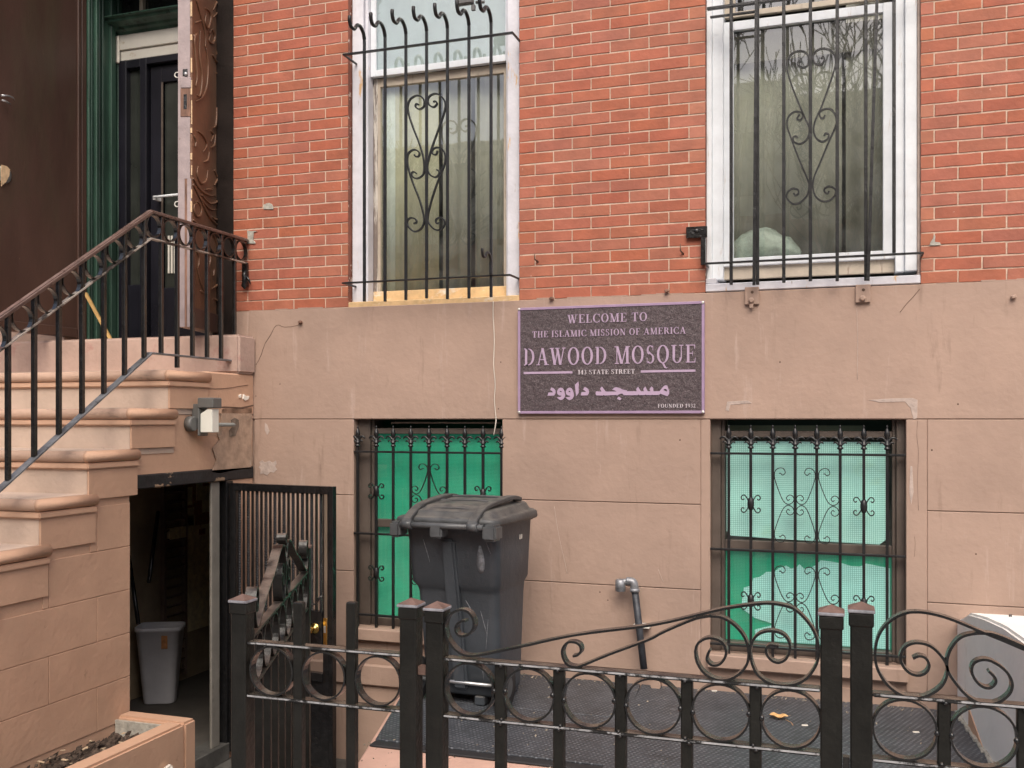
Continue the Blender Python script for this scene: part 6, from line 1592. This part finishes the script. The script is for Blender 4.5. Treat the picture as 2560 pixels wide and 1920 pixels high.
while y > -2.2:
    d_ = rng.uniform(.03, .09); q.box(xw(y) - .012 - rng.uniform(0, .008), xw(y) + .004, y - d_, y, -.016, rng.uniform(.004, .014)); y -= d_
q.build('base_bead', M['cement'], nb_, bevel=.002)
tag(MB().tube([at_y(2526, 1596, -.45), at_y(2526, 1536, -.45)], .0065, 8).build('iron_rod', M['iron'], None), 'short thin iron rod sticking up behind the white stair wall', 'rod')
# weld lumps where rings meet pickets, and grit swept into the corners
def welds(par, xs_):
    q = MB(); rng = random.Random(len(xs_))
    for x in xs_:
        for dx in (-.017, .017):
            q.lathe((x + dx, YF - .012, zmid + rng.uniform(-.006, .006)), [(.001, -.009), (.006, -.005), (.0075, 0), (.005, .006), (.001, .009)], 6)
        for z in (ZR1 - .006, ZR2 + .006, ZR2 - .006): q.lathe((x + rng.uniform(-.008, .008), YF - .017, z), [(.001, -.006), (.006, -.002), (.006, .003), (.001, .006)], 6, (1, 0, 0))
    q.build('weld_lumps', M['iron_flat'], par, kind='stuff')
welds(fB, [wx(px, YF - .014) for px in (1248.5, 1395, 1550, 1716, 1888)])
welds(fC, xp)
rng = random.Random(77); q = MB()
for k in range(620):
    r = rng.random()
    if r < .45: x, y = rng.uniform(-2.3, 1.6), -.012 - abs(rng.gauss(0, .05))
    elif r < .7: x, y = rng.uniform(-2.0, .5), rng.uniform(-1.7, -.05)
    elif r < .85: x, y = rng.uniform(-2.1, -.95), -1.38 + rng.gauss(0, .03)
    else: x, y = rng.uniform(-2.0, .55), rng.uniform(-2.6, -1.4)
    if y > -.012 or (x > .5 + .0 and y > -.5): continue
    s_ = rng.uniform(.0015, .0055) * (1.6 if rng.random() < .07 else 1)
    zz = (.0 if y > -1.335 or x > -.95 else -.0165)
    q.obox((x, y, zz + s_ * .3), (rng.random(), rng.random() - .5, .2), (rng.random() - .5, rng.random(), .1), (0, 0, 1), s_, s_ * rng.uniform(.4, .9), s_ * .4)
tag(q.build('grit', M['litter'], None), 'pale grit and crumbs scattered over the areaway floor', 'grit', kind='stuff')
# pale scratches dragged over the stucco
for pts in (((1386, 1266), (1392, 1310), (1402, 1362), (1411, 1400), (1418, 1434)), ((1646, 1423), (1652, 1440), (1659, 1455)), ((1565, 1700), (1572, 1690), (1580, 1684)), ((1676, 900), (1677, 960), (1676, 1010)), ((2142, 770), (2144, 860), (2143, 950))):
    MB().tube(cr([at_y(px, py, -.0103) for px, py in pts], 3), .0011, 5).build('scratch', M['filler'], stucco)
for (px, py) in ((1252, 905), (1246, 1022), (1700, 1100), (2395, 1010), (1520, 1500), (700, 960), (1950, 905), (2440, 1385), (2330, 1125), (640, 990), (1500, 1480), (745, 1290)):
    c = at_y(px, py, -.0101); MB().lathe(c, [(.0045, 0), (.0035, -.0012), (.0005, -.0016)], 7, (0, 1, 0)).build('pit', M['crack'], stucco)
# scuffs and small marks on the bin
def fy(z):
    tb = [(.06, -.09), (.40, -.13), (.58, -.15), (.605, -.158), (.635, -.185), (.80, -.20), (.93, -.225)]
    for (z0, y0), (z1, y1) in zip(tb, tb[1:]):
        if z0 <= z <= z1: return y0 + (y1 - y0) * (z - z0) / (z1 - z0)
    return -.09
M['scuff'] = mat('pale_scuff', (0.20, 0.21, 0.23), 0.6, var=0.3, vscale=60, bump=0)
for (xa_, za_, xb_, zb_) in ((.13, .50, .16, .38), (.17, .46, .15, .30), (.05, .55, .09, .48), (-.16, .86, -.13, .74), (-.20, .52, -.17, .44), (.19, .86, .21, .80), (-.08, .30, -.11, .22), (.12, .28, .13, .14)):
    pts = [R_(xa_ + (xb_ - xa_) * t, fy(za_ + (zb_ - za_) * t) - .0004, za_ + (zb_ - za_) * t) for t in (0, .33, .66, 1)]
    MB().tube(cr(pts, 3), [.0006 + .0016 * math.sin(PI * min(1, max(0, i / 9))) for i in range(10)], 5).build('scuff', M['scuff'], bn)
q = MB(); q.loft([[R_(.155 + a, fy(z) - .0015, z) for a in (-w, w)] + [R_(.155 + a, fy(z) + .004, z) for a in (w, -w)] for z, w in ((.70, .008), (.72, .018), (.76, .022), (.80, .016), (.84, .006))], smooth=True); q.build('rubbed_patch', M['scuff'], bn)
for y in (.10, .125):
    q = MB(); c = R_(.251, y, .855); q.obox(c, (ca, sa, 0), (-sa, ca, 0), (0, 0, 1), .002, .004, .012); q.build('white_mark', M['chip_white'], bn)

# ================================================================== ACROSS THE STREET (seen in the window glass, and lights the scene)
rng = random.Random(21)
for bi, (x0, x1, hh, zsplit) in enumerate(((-46, -30, 9.5, 6.0), (-29.98, -15.5, 10.6, 7.6), (-15.48, -8.5, 9.9, 7.2), (-8.48, -1.5, 10.8, 7.4), (-1.48, 7.0, 10.3, 7.2), (7.02, 24, 11.5, 6.5))):
    bl = thing('far_house', ((x0 + x1) / 2, -24, 0), ['brown brick house across the street, farthest left', 'wide brown brick house across the street', 'narrow brick house across the street', 'taller brick house across the street with a beige top floor', 'brick house across the street, opposite the right window', 'long brick house across the street, farthest right'][bi], 'house', 'row houses across the street')
    q = MB(); q.box(x0, x1, -33, -24, -.5, zsplit); q.build('wall', M['opp_brick'], bl)
    q = MB(); q.box(x0, x1, -33, -24.02, zsplit + .001, hh); q.build('top_floor', M['opp_beige'], bl)
    q = MB(); q.box(x0, x1, -24.0, -23.5, hh, hh + .35); q.box(x0, x1, -33, -24, hh, hh + .1); q.build('roof', M['opp_beige'], bl)
    x = x0 + 1.0
    while x < x1 - 1.2:
        for zz in (1.2, 4.2, zsplit + .6):
            if zz + 1.9 < hh:
                MB().box(x, x + 1.0, -23.99, -23.95, zz, zz + 1.9).build('window', M['opp_glass'], bl)
        x += 2.1
def bare_tree(x, y, h, seed, label):
    rng = random.Random(seed)
    t = thing('bare_tree', (x, y, -.1), label, 'tree', 'bare street trees')
    tr = MB(); cr_ = MB()
    def grow(p, d, ln, r, lvl):
        pts = [p]; n = 4
        for k in range(n):
            d = (d + Vector((rng.uniform(-.16, .16), rng.uniform(-.16, .16), rng.uniform(-.05, .12)))).normalized()
            pts.append(pts[-1] + d * ln / n)
        rs = [r * (1 - .45 * k / n) for k in range(n + 1)]
        rs = [max(v, .008) for v in rs]
        (tr if lvl < 2 else cr_).tube(pts, rs, 6 if lvl < 2 else 3)
        if lvl < 6:
            for k in range(3 if lvl else 5):
                a = rng.uniform(0, 2 * PI); sp_ = rng.uniform(.45, .95)
                nd = (d + Vector((math.cos(a) * sp_, math.sin(a) * sp_, rng.uniform(-.1, .45)))).normalized()
                grow(pts[rng.choice((2, 3, 4))], nd, ln * rng.uniform(.55, .78), rs[-1] * rng.uniform(.55, .8), lvl + 1)
    grow(Vector((x, y, -.1)), Vector((0, 0, 1)), h, .16, 0)
    tr.build('trunk', M['bark'], t); cr_.build('crown', M['bark'], t)
bare_tree(-7.2, -9.4, 3.4, 3, 'bare street tree on the near kerb, left of the doorway')
bare_tree(-.6, -9.5, 3.6, 8, 'bare street tree on the near kerb, opposite the sign')
bare_tree(-11.5, -18.4, 3.8, 5, 'bare street tree across the road at left')
bare_tree(1.8, -18.6, 3.6, 12, 'bare street tree across the road at right')
